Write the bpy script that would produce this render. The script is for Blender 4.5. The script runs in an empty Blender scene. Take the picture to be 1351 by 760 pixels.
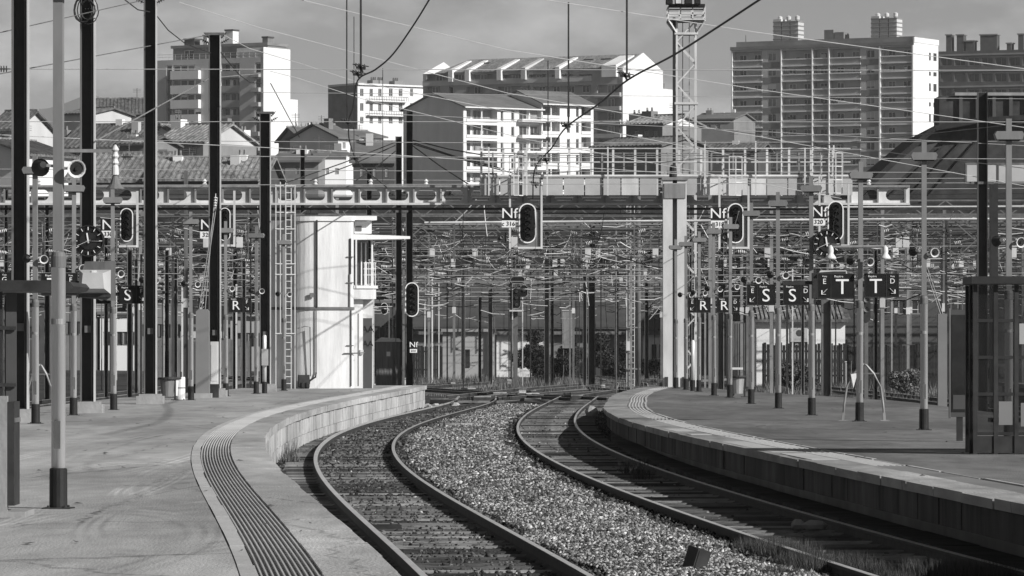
import bpy, math, random
import numpy as np
from mathutils import Vector, Matrix

# ------------------------------------------------------------------ camera, sky, sun, exposure
SC = bpy.context.scene
COL = SC.collection
F, CX, HY, CZ = 6400.0, 675.5, 454.0, 2.1          # long lens: measured from the photograph
cam_d = bpy.data.cameras.new('camera')
cam = bpy.data.objects.new('camera', cam_d); COL.objects.link(cam)
cam.location = (0, 0, CZ); cam.rotation_euler = (math.pi/2, 0, 0)
cam_d.sensor_width = 36; cam_d.lens = F/1351*36
cam_d.shift_y = (HY-380)/1351.0
cam_d.clip_start = 1; cam_d.clip_end = 20000
SC.camera = cam

SUN_AZ, SUN_EL = 35.0, 29.0
sa, se = math.radians(SUN_AZ), math.radians(SUN_EL)
SUN = Vector((math.cos(se)*math.cos(sa), -math.cos(se)*math.sin(sa), math.sin(se)))
w = bpy.data.worlds.new('World'); SC.world = w; w.use_nodes = True
nt = w.node_tree; N = nt.nodes; Lk = nt.links
bg = N['Background']; bg.inputs['Strength'].default_value = 0.05
sky = N.new('ShaderNodeTexSky'); sky.sky_type = 'NISHITA'; sky.sun_disc = False
sky.sun_elevation = se; sky.sun_rotation = math.atan2(SUN.x, SUN.y)
sky.air_density = 1.0; sky.dust_density = 0.6; sky.ozone_density = 1.0
sep = N.new('ShaderNodeSeparateColor'); Lk.new(sky.outputs[0], sep.inputs[0])   # black-and-white picture: one channel of the sky
tc = N.new('ShaderNodeTexCoord')
mp = N.new('ShaderNodeMapping'); mp.inputs['Scale'].default_value = (1, 1, 2.2)
Lk.new(tc.outputs['Generated'], mp.inputs[0])
cn = N.new('ShaderNodeTexNoise'); cn.inputs['Scale'].default_value = 26; cn.inputs['Detail'].default_value = 7
cn.inputs['Roughness'].default_value = 0.55
Lk.new(mp.outputs[0], cn.inputs['Vector'])
cr = N.new('ShaderNodeMapRange'); cr.inputs['From Min'].default_value = 0.46; cr.inputs['From Max'].default_value = 0.8
cr.inputs['To Min'].default_value = 0.9; cr.inputs['To Max'].default_value = 2.6
Lk.new(cn.outputs['Fac'], cr.inputs['Value'])
mu = N.new('ShaderNodeMath'); mu.operation = 'MULTIPLY'
Lk.new(sep.outputs[0], mu.inputs[0]); Lk.new(cr.outputs[0], mu.inputs[1])
cmb = N.new('ShaderNodeCombineColor')
for i in range(3): Lk.new(mu.outputs[0], cmb.inputs[i])
Lk.new(cmb.outputs[0], bg.inputs['Color'])
sun_d = bpy.data.lights.new('sun', 'SUN'); sun_d.energy = 5.0; sun_d.angle = math.radians(0.5); sun_d.color = (1, 0.99, 0.975)
sun = bpy.data.objects.new('sun', sun_d); COL.objects.link(sun)
sun.rotation_euler = SUN.to_track_quat('Z', 'Y').to_euler()
VS = SC.view_settings
VS.view_transform = 'Standard'; VS.look = 'None'; VS.exposure = 0.1; VS.gamma = 1.0; VS.use_curve_mapping = False
SC.display_settings.display_device = 'sRGB'
SC.cycles.max_bounces = 5; SC.cycles.diffuse_bounces = 2; SC.cycles.transparent_max_bounces = 8
rnd = random.Random(7)

# ------------------------------------------------------------------ pixel measurements -> metres
def X(px, d): return (px-CX)/F*d
def Z(py, d): return CZ+(HY-py)/F*d
def dpl(py): return F*1.5/(py-HY)          # distance of a point on a platform (0.6 m over the rails)
def P(px, py, d): return Vector((X(px, d), d, Z(py, d)))

# ------------------------------------------------------------------ materials
def mat(name, a, b=None, scale=3.0, rough=0.8, bump=0.0, metal=0.0, bscale=None, stain=0.0, stretch=(1, 1, 1), spec=0.3, island=0.0, orand=0.0):
    m = bpy.data.materials.new(name); m.use_nodes = True
    t = m.node_tree; n = t.nodes; l = t.links; p = n['Principled BSDF']
    b = a if b is None else b
    p.inputs['Roughness'].default_value = rough; p.inputs['Metallic'].default_value = metal
    p.inputs['Specular IOR Level'].default_value = spec
    c = n.new('ShaderNodeTexCoord'); mpn = n.new('ShaderNodeMapping'); mpn.inputs['Scale'].default_value = stretch
    l.new(c.outputs['Object'], mpn.inputs[0])
    no = n.new('ShaderNodeTexNoise'); no.inputs['Scale'].default_value = scale; no.inputs['Detail'].default_value = 6; no.inputs['Roughness'].default_value = 0.62
    l.new(mpn.outputs[0], no.inputs['Vector'])
    mr = n.new('ShaderNodeMapRange'); mr.inputs['From Min'].default_value = 0.3; mr.inputs['From Max'].default_value = 0.7
    mr.inputs['To Min'].default_value = a; mr.inputs['To Max'].default_value = b
    l.new(no.outputs['Fac'], mr.inputs['Value'])
    out = mr.outputs[0]
    if stain > 0:
        n2 = n.new('ShaderNodeTexNoise'); n2.inputs['Scale'].default_value = scale*0.17; n2.inputs['Detail'].default_value = 4
        l.new(mpn.outputs[0], n2.inputs['Vector'])
        m2 = n.new('ShaderNodeMapRange'); m2.inputs['From Min'].default_value = 0.35; m2.inputs['From Max'].default_value = 0.65
        m2.inputs['To Min'].default_value = 1-stain; m2.inputs['To Max'].default_value = 1.0+stain*0.3
        l.new(n2.outputs['Fac'], m2.inputs['Value'])
        mm = n.new('ShaderNodeMath'); mm.operation = 'MULTIPLY'; l.new(out, mm.inputs[0]); l.new(m2.outputs[0], mm.inputs[1]); out = mm.outputs[0]
    if island != 0:
        g = n.new('ShaderNodeNewGeometry'); rs = g.outputs['Random Per Island']
        m3 = n.new('ShaderNodeMapRange')
        if island < 0:                              # a few bright pieces among many dull ones
            pw_ = n.new('ShaderNodeMath'); pw_.operation = 'POWER'; l.new(rs, pw_.inputs[0]); pw_.inputs[1].default_value = 2.2; rs = pw_.outputs[0]; island = -island
        m3.inputs['To Min'].default_value = max(.22, 1-island); m3.inputs['To Max'].default_value = 1+island
        l.new(rs, m3.inputs['Value'])
        mm = n.new('ShaderNodeMath'); mm.operation = 'MULTIPLY'; l.new(out, mm.inputs[0]); l.new(m3.outputs[0], mm.inputs[1]); out = mm.outputs[0]
    if orand > 0:                                   # every sleeper weathered a little differently
        oi = n.new('ShaderNodeObjectInfo'); m4 = n.new('ShaderNodeMapRange'); m4.inputs['To Min'].default_value = 1-orand; m4.inputs['To Max'].default_value = 1+orand*1.3
        l.new(oi.outputs['Random'], m4.inputs['Value'])
        mm = n.new('ShaderNodeMath'); mm.operation = 'MULTIPLY'; l.new(out, mm.inputs[0]); l.new(m4.outputs[0], mm.inputs[1]); out = mm.outputs[0]
    cc = n.new('ShaderNodeCombineColor')
    for i in range(3): l.new(out, cc.inputs[i])
    l.new(cc.outputs[0], p.inputs['Base Color'])
    if bump > 0:
        bn = n.new('ShaderNodeTexNoise'); bn.inputs['Scale'].default_value = bscale or scale*4; bn.inputs['Detail'].default_value = 5
        l.new(mpn.outputs[0], bn.inputs['Vector'])
        bu = n.new('ShaderNodeBump'); bu.inputs['Strength'].default_value = bump; bu.inputs['Distance'].default_value = 0.03
        l.new(bn.outputs['Fac'], bu.inputs['Height']); l.new(bu.outputs[0], p.inputs['Normal'])
    return m

M = {}
M['white_paint'] = mat('white_paint', .74, .84, 1.2, .7, .15, bscale=20, stain=.12)
M['cabin_white'] = mat('cabin_white', .62, .92, 2.6, .75, .25, bscale=14, stain=.22, stretch=(1, 1, .16))
M['render_white'] = mat('render_white', .74, .86, .35, .85, stain=.1, stretch=(1, 1, .4))
M['render_pale'] = mat('render_pale', .5, .62, .35, .85, stain=.15, stretch=(1, 1, .4))
M['render_grey'] = mat('render_grey', .36, .46, .4, .9, stain=.18, stretch=(1, 1, .4))
M['render_mid'] = mat('render_mid', .18, .26, .5, .9, stain=.18)
M['render_dark'] = mat('render_dark', .06, .1, .5, .9, stain=.2)
M['band_dark'] = mat('band_dark', .14, .19, .6, .9)
M['tile'] = mat('tile', .08, .42, 1.6, .9, .6, bscale=5, stain=.3, stretch=(2.2, 1, 1))
M['tile_dark'] = mat('tile_dark', .05, .2, 1.4, .9, .6, bscale=5, stain=.3, stretch=(2.2, 1, 1))
M['roof_grey'] = mat('roof_grey', .14, .2, .8, .9, stain=.2)
M['pane'] = mat('pane', .02, .06, .8, .12, spec=.5)
M['curtain'] = mat('curtain', .1, .5, .35, .8)
M['concrete'] = mat('concrete', .25, .38, 1.6, .9, .35, bscale=14, stain=.25)
M['concrete_pale'] = mat('concrete_pale', .42, .5, 1.5, .9, .3, bscale=16, stain=.14)
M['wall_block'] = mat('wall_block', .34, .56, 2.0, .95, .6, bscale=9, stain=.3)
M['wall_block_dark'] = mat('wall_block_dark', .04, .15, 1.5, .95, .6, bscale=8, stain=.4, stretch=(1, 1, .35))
M['asphalt'] = mat('asphalt', .1, .16, 1.0, .95, .3, bscale=30, stain=.3)
M['black_steel'] = mat('black_steel', .018, .035, 3, .55, .15, stain=.2)
M['mast_edge_sunlit'] = mat('mast_edge_sunlit', .45, .65, 3, .5, stain=.3, stretch=(1, 1, .2))  # sunlit highlight of the right flange, put into its colour
M['galv'] = mat('galv', .24, .4, 4, .5, .1, metal=.35, stain=.2, stretch=(1, 1, .25))
M['galv_pale'] = mat('galv_pale', .55, .72, 3, .55, stain=.2, stretch=(1, 1, .3))
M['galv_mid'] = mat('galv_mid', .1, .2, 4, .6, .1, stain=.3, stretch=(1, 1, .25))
M['dark_metal'] = mat('dark_metal', .02, .05, 4, .6, stain=.25)
M['silver'] = mat('silver', .72, .86, 6, .34, .05, metal=.25, stain=.12, stretch=(1, 1, .2))
M['pole_grey'] = mat('pole_grey', .17, .26, 4, .5, .05, stain=.2, stretch=(1, 1, .2))
M['rubber'] = mat('rubber', .012, .022, 5, .6, .1)
M['black_gloss'] = mat('black_gloss', .008, .014, 5, .6, spec=.2)
M['white_print'] = mat('white_print', .82, .86, 5, .6)
M['grey_print'] = mat('grey_print', .35, .4, 5, .6)
M['lens'] = mat('lens', .03, .05, 5, .1, spec=.6)
M['wire_pale'] = mat('wire_pale', .42, .55, 2, .45, metal=.2)
M['wire_dark'] = mat('wire_dark', .02, .04, 3, .6)
M['rust_rail'] = mat('rust_rail', .025, .06, 6, .75, .3, stain=.2)
M['rail_top'] = mat('rail_top', .62, .8, 8, .28, .03, metal=.4, stain=.15)
M['sleeper'] = mat('sleeper', .05, .24, 7, .95, .7, bscale=22, stretch=(.25, 2.5, 1), stain=.3, orand=.85)
M['stone_pale'] = mat('stone_pale', .14, .31, 9, .9, island=-1.9, stain=.45)
M['stone_dark'] = mat('stone_dark', .03, .09, 9, .9, island=-1.6)
M['ballast_bed'] = mat('ballast_bed', .01, .045, 14, .95, .9, bscale=22, stain=.3)
M['soil'] = mat('soil', .015, .07, .6, .95, .8, bscale=5, stain=.4)
M['scrub'] = mat('scrub', .025, .09, .12, .95, .8, bscale=1, stain=.4)
M['leaf'] = mat('leaf', .05, .11, 2.0, .7, island=.6)
M['leaf_dark'] = mat('leaf_dark', .02, .05, 2.0, .7, island=.6)
M['grass'] = mat('grass', .1, .2, 2.0, .8, island=.6)
M['grass_dark'] = mat('grass_dark', .035, .08, 2.0, .8, island=.6)
M['bark'] = mat('bark', .04, .09, 5, .95, .6)
M['board_black'] = mat('board_black', .018, .04, 3, .9, .3, stain=.2)
M['stone_wall'] = mat('stone_wall', .02, .08, .8, .95, .7, bscale=2.5, stain=.35)
M['wood_grey'] = mat('wood_grey', .12, .22, 3, .9, .4, stretch=(3, 3, .3), stain=.2)
M['mountain'] = mat('mountain', .1, .13, .002, 1)
M['panel_grey'] = mat('panel_grey', .4, .5, 1.5, .7, stain=.2)
M['glass_old'] = mat('glass_old', .015, .05, 2.0, .3, spec=.15, stain=.4)

gm = M['glass_clear'] = mat('glass_clear', .02, .06, 3, .12, spec=.5, stain=.4); gt = gm.node_tree       # dusty window glass: most light passes
tb = gt.nodes.new('ShaderNodeBsdfTransparent'); tb.inputs[0].default_value = (.75, .75, .75, 1); mx = gt.nodes.new('ShaderNodeMixShader'); mx.inputs[0].default_value = .24
gt.links.new(tb.outputs[0], mx.inputs[1]); gt.links.new(gt.nodes['Principled BSDF'].outputs[0], mx.inputs[2]); gt.links.new(mx.outputs[0], gt.nodes['Material Output'].inputs['Surface'])

# ------------------------------------------------------------------ mesh building
class MB:
    def __init__(s): s.v = []; s.f = []
    def add(s, vs, fs):
        o = len(s.v); s.v += [tuple(v) for v in vs]; s.f += [tuple(i+o for i in f) for f in fs]; return s
    def box(s, x0, x1, y0, y1, z0, z1):
        v = [(x0, y0, z0), (x1, y0, z0), (x1, y1, z0), (x0, y1, z0), (x0, y0, z1), (x1, y0, z1), (x1, y1, z1), (x0, y1, z1)]
        return s.add(v, [(3, 2, 1, 0), (4, 5, 6, 7), (0, 1, 5, 4), (1, 2, 6, 5), (2, 3, 7, 6), (3, 0, 4, 7)])
    def bar(s, p, q, w, h=None):
        p, q = Vector(p), Vector(q); h = h or w; d = q-p
        if d.length < 1e-6: return s
        d.normalize(); up = Vector((0, 0, 1)) if abs(d.z) < .95 else Vector((0, 1, 0))
        a = d.cross(up).normalized()*(w/2); b = a.cross(d).normalized()*(h/2)
        v = [p-a-b, p+a-b, p+a+b, p-a+b, q-a-b, q+a-b, q+a+b, q-a+b]
        return s.add(v, [(0, 1, 2, 3), (7, 6, 5, 4), (0, 4, 5, 1), (1, 5, 6, 2), (2, 6, 7, 3), (3, 7, 4, 0)])
    def tube(s, pts, r, n=6, r2=None):
        pts = [Vector(p) for p in pts]; k = len(pts); vs = []; fs = []
        for i, p in enumerate(pts):
            d = (pts[min(i+1, k-1)]-pts[max(i-1, 0)])
            if d.length < 1e-9: d = Vector((0, 0, 1))
            d.normalize(); up = Vector((0, 0, 1)) if abs(d.z) < .95 else Vector((0, 1, 0))
            a = d.cross(up).normalized(); b = a.cross(d).normalized()
            rr = r if r2 is None else r+(r2-r)*i/(k-1)
            for j in range(n):
                t = 2*math.pi*j/n; vs.append(p+a*math.cos(t)*rr+b*math.sin(t)*rr)
        for i in range(k-1):
            for j in range(n):
                a_, b_ = i*n+j, i*n+(j+1) % n; fs.append((a_, b_, b_+n, a_+n))
        fs.append(tuple(range(n))[::-1]); fs.append(tuple((k-1)*n+j for j in range(n)))
        return s.add(vs, fs)
    def lathe(s, prof, c=(0, 0, 0), axis=(0, 0, 1), n=16, caps=True):
        c = Vector(c); ax = Vector(axis).normalized(); up = Vector((0, 0, 1)) if abs(ax.z) < .95 else Vector((0, 1, 0))
        a = ax.cross(up).normalized(); b = a.cross(ax).normalized(); vs = []; fs = []
        for r, h in prof:
            for j in range(n):
                t = 2*math.pi*j/n; vs.append(c+ax*h+a*(r*math.cos(t))+b*(r*math.sin(t)))
        for i in range(len(prof)-1):
            for j in range(n):
                p, q = i*n+j, i*n+(j+1) % n; fs.append((p, q, q+n, p+n))
        k = (len(prof)-1)*n
        if caps: fs.append(tuple(range(n))[::-1]); fs.append(tuple(k+j for j in range(n)))
        return s.add(vs, fs)
    def prism(s, pts, z0, z1):                 # polygon in x, y
        n = len(pts); v = [(x, y, z0) for x, y in pts]+[(x, y, z1) for x, y in pts]
        return s.add(v, [tuple(range(n))[::-1], tuple(range(n, 2*n))]+[(i, (i+1) % n, (i+1) % n+n, i+n) for i in range(n)])
    def slab(s, pts, y0, y1):                  # polygon in x, z pushed from y0 to y1
        n = len(pts); v = [(x, y0, z) for x, z in pts]+[(x, y1, z) for x, z in pts]
        return s.add(v, [tuple(range(n)), tuple(range(n, 2*n))[::-1]]+[((i+1) % n, i, i+n, (i+1) % n+n) for i in range(n)])
    def build(s, name, m, parent=None, loc=(0, 0, 0), smooth=False, rz=0):
        me = bpy.data.meshes.new(name); me.from_pydata(s.v, [], s.f); me.update()
        me.materials.append(M[m] if isinstance(m, str) else m)
        if smooth: me.polygons.foreach_set('use_smooth', [True]*len(me.polygons))
        return place(name, me, parent, loc, rz)

def place(name, me, parent=None, loc=(0, 0, 0), rz=0):
    o = bpy.data.objects.new(name, me); COL.objects.link(o); o.location = loc
    if rz: o.rotation_euler = (0, 0, rz)
    if parent is not None: o.parent = parent
    return o
def tag(o, label, cat, group=None):
    o['label'] = label; o['category'] = cat
    if group: o['group'] = group
    return o
def thing(name, label, cat, loc=(0, 0, 0), rz=0, group=None):
    o = bpy.data.objects.new(name, None); COL.objects.link(o); o.location = loc; o.rotation_euler = (0, 0, rz)
    o.empty_display_size = .3
    return tag(o, label, cat, group)
def struct(o, kind='structure'): o['kind'] = kind; return o
KIDS = {}
def copy_tree(o, loc, rz=0, label=None):
    c = o.copy(); COL.objects.link(c); c.location = loc; c.rotation_euler = (0, 0, rz)
    if label: c['label'] = label
    for ch in o.children:
        a = ch.copy(); COL.objects.link(a); a.parent = c
        for g in ch.children:
            b = g.copy(); COL.objects.link(b); b.parent = a
    return c
_txt = {}
def text_mesh(s, size, depth=.004):
    k = (s, round(size, 3))
    if k not in _txt:
        cu = bpy.data.curves.new('letters', 'FONT'); cu.body = s; cu.size = size; cu.extrude = depth
        cu.align_x = 'CENTER'; cu.align_y = 'CENTER'; cu.resolution_u = 3
        o = bpy.data.objects.new('letters', cu); COL.objects.link(o)
        bpy.context.view_layer.update()
        me = bpy.data.meshes.new_from_object(o.evaluated_get(bpy.context.evaluated_depsgraph_get()))
        bpy.data.objects.remove(o); _txt[k] = me
    return _txt[k]
def text(s, size, m, parent, loc, name='lettering', bold=1.0):
    me = text_mesh(s, size)
    if not me.materials: me.materials.append(M[m])
    elif me.materials[0] != M[m]:
        me = me.copy(); me.materials.clear(); me.materials.append(M[m])
    o = place(name, me, parent, loc); o.rotation_euler = (math.pi/2, 0, 0); o.scale = (bold, 1, 1)
    return o

# ------------------------------------------------------------------ the curves of the two tracks and the platform edges (metres, from the photograph)
CL = [-3.2013, -1.1251, 2.1032, 0.1471, -0.3532, -0.0081]
CR = [1.1185, -1.1228, 1.4458, -0.0354, -0.1185, 0.0105]
CPL = [-4.6056, -0.4461, 1.8776, -0.4379, -0.2715, 0.0974]
CPR = [2.2237, -0.7537, 2.6146, 0.6375, -1.065, -0.652]
def poly(c, d, lo, hi):
    def ev(t): t = (t-100)/50.0; return sum(k*t**i for i, k in enumerate(c))
    if d < lo: return ev(lo)+(d-lo)*(ev(lo+.5)-ev(lo))/.5
    if d > hi: return ev(hi)+(d-hi)*(ev(hi)-ev(hi-.5))/.5
    return ev(d)
fL = lambda d: poly(CL, d, 40, 186)
fR = lambda d: poly(CR, d, 43, 186)
fPL = lambda d: poly(CPL, d, 31, 176)
fPR = lambda d: poly(CPR, d, 46, 128) if d <= 128 else poly(CPR, 128, 46, 128)+.021*(d-128)+.0007*(d-128)**2
def off(f, d, o):
    s = (f(d+.5)-f(d-.5)); n = math.hypot(1, s)
    return (f(d)+o/n, d-o*s/n)
def frange(a, b, st):
    n = max(1, int(round((b-a)/st))); return [a+(b-a)*i/n for i in range(n+1)]
def strip(mb, f, ds, prof):
    """sweep a closed profile of (offset, height) along a curve"""
    n = len(prof); vs = []; fs = []
    for d in ds:
        for o, z in prof:
            x, y = off(f, d, o); vs.append((x, y, z))
    for i in range(len(ds)-1):
        for j in range(n):
            a, b = i*n+j, i*n+(j+1) % n; fs.append((a, a+n, b+n, b))
    fs.append(tuple(range(n))); fs.append(tuple((len(ds)-1)*n+j for j in range(n))[::-1])
    return mb.add(vs, fs)
# ------------------------------------------------------------------ ground
def terrain():
    xs = [-2400, -1600, -1000, -500, -300, -200, -140, -100, -70, -50, -30, -15, 0, 15, 30, 50, 70, 100, 140, 200, 300, 500, 1000, 1600, 2400]
    ys = [-150, 0, 40, 100, 200, 300, 345, 365, 385, 400, 420, 450, 500, 560, 640, 740, 860, 960, 1100, 1400, 2200, 4000, 6800]
    def h(x, y):
        t = min(max((y-352)/70, 0), 1); z = 12*t*t*(3-2*t)
        z += 16*min(max((y-430)/400, 0), 1)+8*min(max((y-850)/500, 0), 1)
        if y > 360: z += 1.2*math.sin(x*.11+y*.03)*t
        return z-.26
    v = [(x, y, h(x, y)) for y in ys for x in xs]; n = len(xs)
    f = [(j*n+i, j*n+i+1, (j+1)*n+i+1, (j+1)*n+i) for j in range(len(ys)-1) for i in range(n-1)]
    m = MB(); m.add(v, f); o = m.build('ground', 'soil'); struct(o); return h
HT = terrain()
# far mountain
mb = MB(); mv = []
for i in range(41):
    t = i/40; px = 20+230*t
    top = 124+20*abs(math.sin(t*5.2+.9))**1.3+60*max(0, abs(t-.42)-.33)
    mv.append((px, top))
vs = []; fs = []
for k, (dd, lowr) in enumerate([(5000, 1), (5600, 0), (6400, 1)]):
    for px, top in mv:
        x = X(px, 5600); z = Z(top, 5600)
        vs.append((x, dd, z if k == 1 else 30))
n = len(mv)
for k in range(2):
    for i in range(n-1): fs.append((k*n+i, k*n+i+1, (k+1)*n+i+1, (k+1)*n+i))
mb.add(vs, fs); struct(mb.build('hill', 'mountain'))

# ------------------------------------------------------------------ ballast
def ballast_sheet():
    ds = frange(26, 186, 1.5); vs = []; fs = []
    def row(d):
        l_, r_ = fL(d), fR(d); m_ = (l_+r_)/2
        return [(fPL(d)-.3, -.22), (l_-1.3, -.21), (l_-.85, -.172), (l_-.7, -.16), (l_+.7, -.16), (l_+.85, -.172), (min(l_+1.25, m_-.02), -.1), (m_, -.04), (max(r_-1.25, m_+.02), -.1), (r_-.85, -.172), (r_-.7, -.16), (r_+.7, -.16), (r_+.85, -.172), (r_+1.1, -.2), (fPR(d)+.3, -.22)]
    for d in ds: vs += [(x, d, z) for x, z in row(d)]
    n = 15
    for i in range(len(ds)-1):
        for j in range(n-1): fs.append((i*n+j, i*n+j+1, (i+1)*n+j+1, (i+1)*n+j))
    m = MB(); m.add(vs, fs); o = m.build('ballast_bed', 'ballast_bed'); struct(o)
ballast_sheet()
def stones(name, matn, n, pick, smin, smax, seed):
    r = np.random.default_rng(seed)
    base = np.array([(1, 0, 0), (-1, 0, 0), (0, 1, 0), (0, -1, 0), (0, 0, 1), (0, 0, -1)], float)
    tri = np.array([(0, 2, 4), (2, 1, 4), (1, 3, 4), (3, 0, 4), (2, 0, 5), (1, 2, 5), (3, 1, 5), (0, 3, 5)])
    pts = pick(r, n); n = len(pts)
    size = r.uniform(smin, smax, (n, 1, 1))*np.clip(pts[:, 1:2, None]/75, .8, 1.5)
    v = base[None]*r.uniform(.55, 1.25, (n, 6, 1))+r.uniform(-.28, .28, (n, 6, 3))
    q = r.normal(size=(n, 4)); q /= np.linalg.norm(q, axis=1, keepdims=True)
    a, b, c, d = q.T
    R = np.stack([1-2*(c*c+d*d), 2*(b*c-a*d), 2*(b*d+a*c), 2*(b*c+a*d), 1-2*(b*b+d*d), 2*(c*d-a*b), 2*(b*d-a*c), 2*(c*d+a*b), 1-2*(b*b+c*c)], 1).reshape(n, 3, 3)
    v = np.einsum('nij,nkj->nki', R, v)*size+pts[:, None, :]
    f = (tri[None]+(np.arange(n)*6)[:, None, None]).reshape(-1, 3)
    me = bpy.data.meshes.new(name); me.vertices.add(n*6); me.vertices.foreach_set('co', v.ravel().astype(np.float32))
    me.loops.add(f.size); me.loops.foreach_set('vertex_index', f.ravel().astype(np.int32))
    me.polygons.add(len(f)); me.polygons.foreach_set('loop_start', np.arange(0, f.size, 3, dtype=np.int32))
    me.update(calc_edges=True); me.materials.append(M[matn]); o = place(name, me); struct(o, 'stuff'); return o
vL, vR, vPL, vPR = (np.vectorize(g) for g in (fL, fR, fPL, fPR))
def rand_d(r, n, lo, hi): return lo*(hi/lo)**r.random(n)
def pick_mid(r, n):
    d = rand_d(r, n, 40, 172); a = vL(d)+1.02+.12*np.sin(d*.9)*np.sin(d*.37); b = vR(d)-1.12+.1*np.sin(d*.7+1); u = r.random(n)
    x = a+(b-a)*u; k = b > a+.1
    hump = .045*np.sin(np.clip(u, 0, 1)*np.pi)+.012*np.sin(x*4+d*1.3)
    return np.stack([x, d, -.09+hump], 1)[k]
def pick_track(f, keep):
    def g(r, n):
        d = rand_d(r, n, 40, 172); u = r.uniform(-.68, .68, n); x = f(d)+u
        dens = .5+.5*np.sin(d*.7+3*np.sin(d*.21))*np.cos(u*4)
        k = r.random(n) < keep*(.35+.65*dens)
        return np.stack([x, d, np.full(n, -.15)+r.uniform(-.015, .02, n)], 1)[k]
    return g
def pick_out(f, g2, s):
    def g(r, n):
        d = rand_d(r, n, 40, 172); a = f(d)+s*.84; b = g2(d)-s*.02; u = r.random(n)
        return np.stack([a+(b-a)*u, d, np.full(n, -.2)+.03*r.random(n)], 1)
    return g
stones('pale_ballast_stones', 'stone_pale', 66000, pick_mid, .022, .046, 1)
def pick_rim(r, n):
    d = rand_d(r, n, 40, 172); s = r.random(n) < .5; u = r.uniform(.8, 1.2, n); x = np.where(s, vL(d)+u, vR(d)-u)
    return np.stack([x, d, -.15+.06*r.random(n)], 1)
stones('dark_ballast_stones', 'stone_dark', 14000, pick_rim, .024, .05, 9)
stones('dark_ballast_stones', 'stone_dark', 13000, pick_track(vL, .95), .022, .042, 2)
stones('dark_ballast_stones', 'stone_dark', 3500, pick_track(vR, .6), .022, .042, 3)
stones('dark_ballast_stones', 'stone_dark', 12000, pick_out(vL, vPL, -1), .022, .045, 4)
stones('dark_ballast_stones', 'stone_dark', 8000, pick_out(vR, vPR, 1), .022, .045, 5)
stones('pale_ballast_stones', 'stone_pale', 2200, pick_track(vL, .3), .02, .036, 6)
stones('pale_ballast_stones', 'stone_pale', 1500, pick_track(vR, .5), .02, .036, 8)

# ------------------------------------------------------------------ the two curved tracks
RP = [(-.07, -.15), (.07, -.15), (.07, -.135), (.012, -.115), (.012, -.04), (.036, -.03), (.036, 0), (-.036, 0), (-.036, -.03), (-.012, -.04), (-.012, -.115), (-.07, -.135)]
sl_mesh = []
for k in range(5):
    m = MB(); r = random.Random(k); w_ = .12+.012*r.random(); l_ = 1.28+.04*r.random()
    m.box(-l_, l_, -w_, w_, -.12, 0)
    m.box(-l_*.98, l_*.99, -w_*.55, -w_*.2, 0, .004+.006*r.random())
    m.box(-l_*.97, l_*.96, w_*.15, w_*.6, 0, .004+.006*r.random())
    o = m.build('sleeper', 'sleeper'); sl_mesh.append(o.data); bpy.data.objects.remove(o)
ch = MB(); ch.box(-.1, .1, -.07, .07, 0, .02); ch.box(-.1, -.075, -.05, .05, .02, .035); ch.box(.075, .1, -.05, .05, .02, .035)
o = ch.build('chair', 'rust_rail'); chair_me = o.data; bpy.data.objects.remove(o)
def track(label, f, d0, d1, st, zs):
    t = thing('railway_track', label, 'track', (0, 0, 0))
    for s in (-1, 1):
        ds = frange(d0, d1, 1.0)
        prof = [(o+s*.753, z) for o, z in RP]
        ra = strip(MB(), f, ds, prof).build('rail', 'rust_rail', t)
        hp = [(s*.753-.031, -.004), (s*.753+.031, -.004), (s*.753+.031, .004), (s*.753-.031, .004)] if not (s < 0 and f is fL) else [(s*.753-.031, -.004), (s*.753+.02, -.004), (s*.753+.02, -.03), (s*.753+.0385, -.03), (s*.753+.036, .004), (s*.753-.031, .004)]
        hp_ = [(s*.753-.031, -.004), (s*.753+.031, -.004), (s*.753+.031, .004), (s*.753-.031, .004)]
        strip(MB(), f, ds, hp).build('running_surface', 'rail_top', ra)
    for d in frange(d0, d1, st):
        x = f(d); a = -math.atan2(f(d+.5)-f(d-.5), 1)
        o = place('sleeper', sl_mesh[rnd.randrange(5)], t, (x, d+rnd.uniform(-.03, .03), -.152+zs+rnd.uniform(-.006, .006)), a+rnd.uniform(-.012, .012))
    return t
track('left curved railway track with oily gravel between its rails', fL, 38, 196, .7, .022)
track('right curved railway track with bare wooden sleepers, below the dark platform wall', fR, 38, 196, .78, .035)

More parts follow.
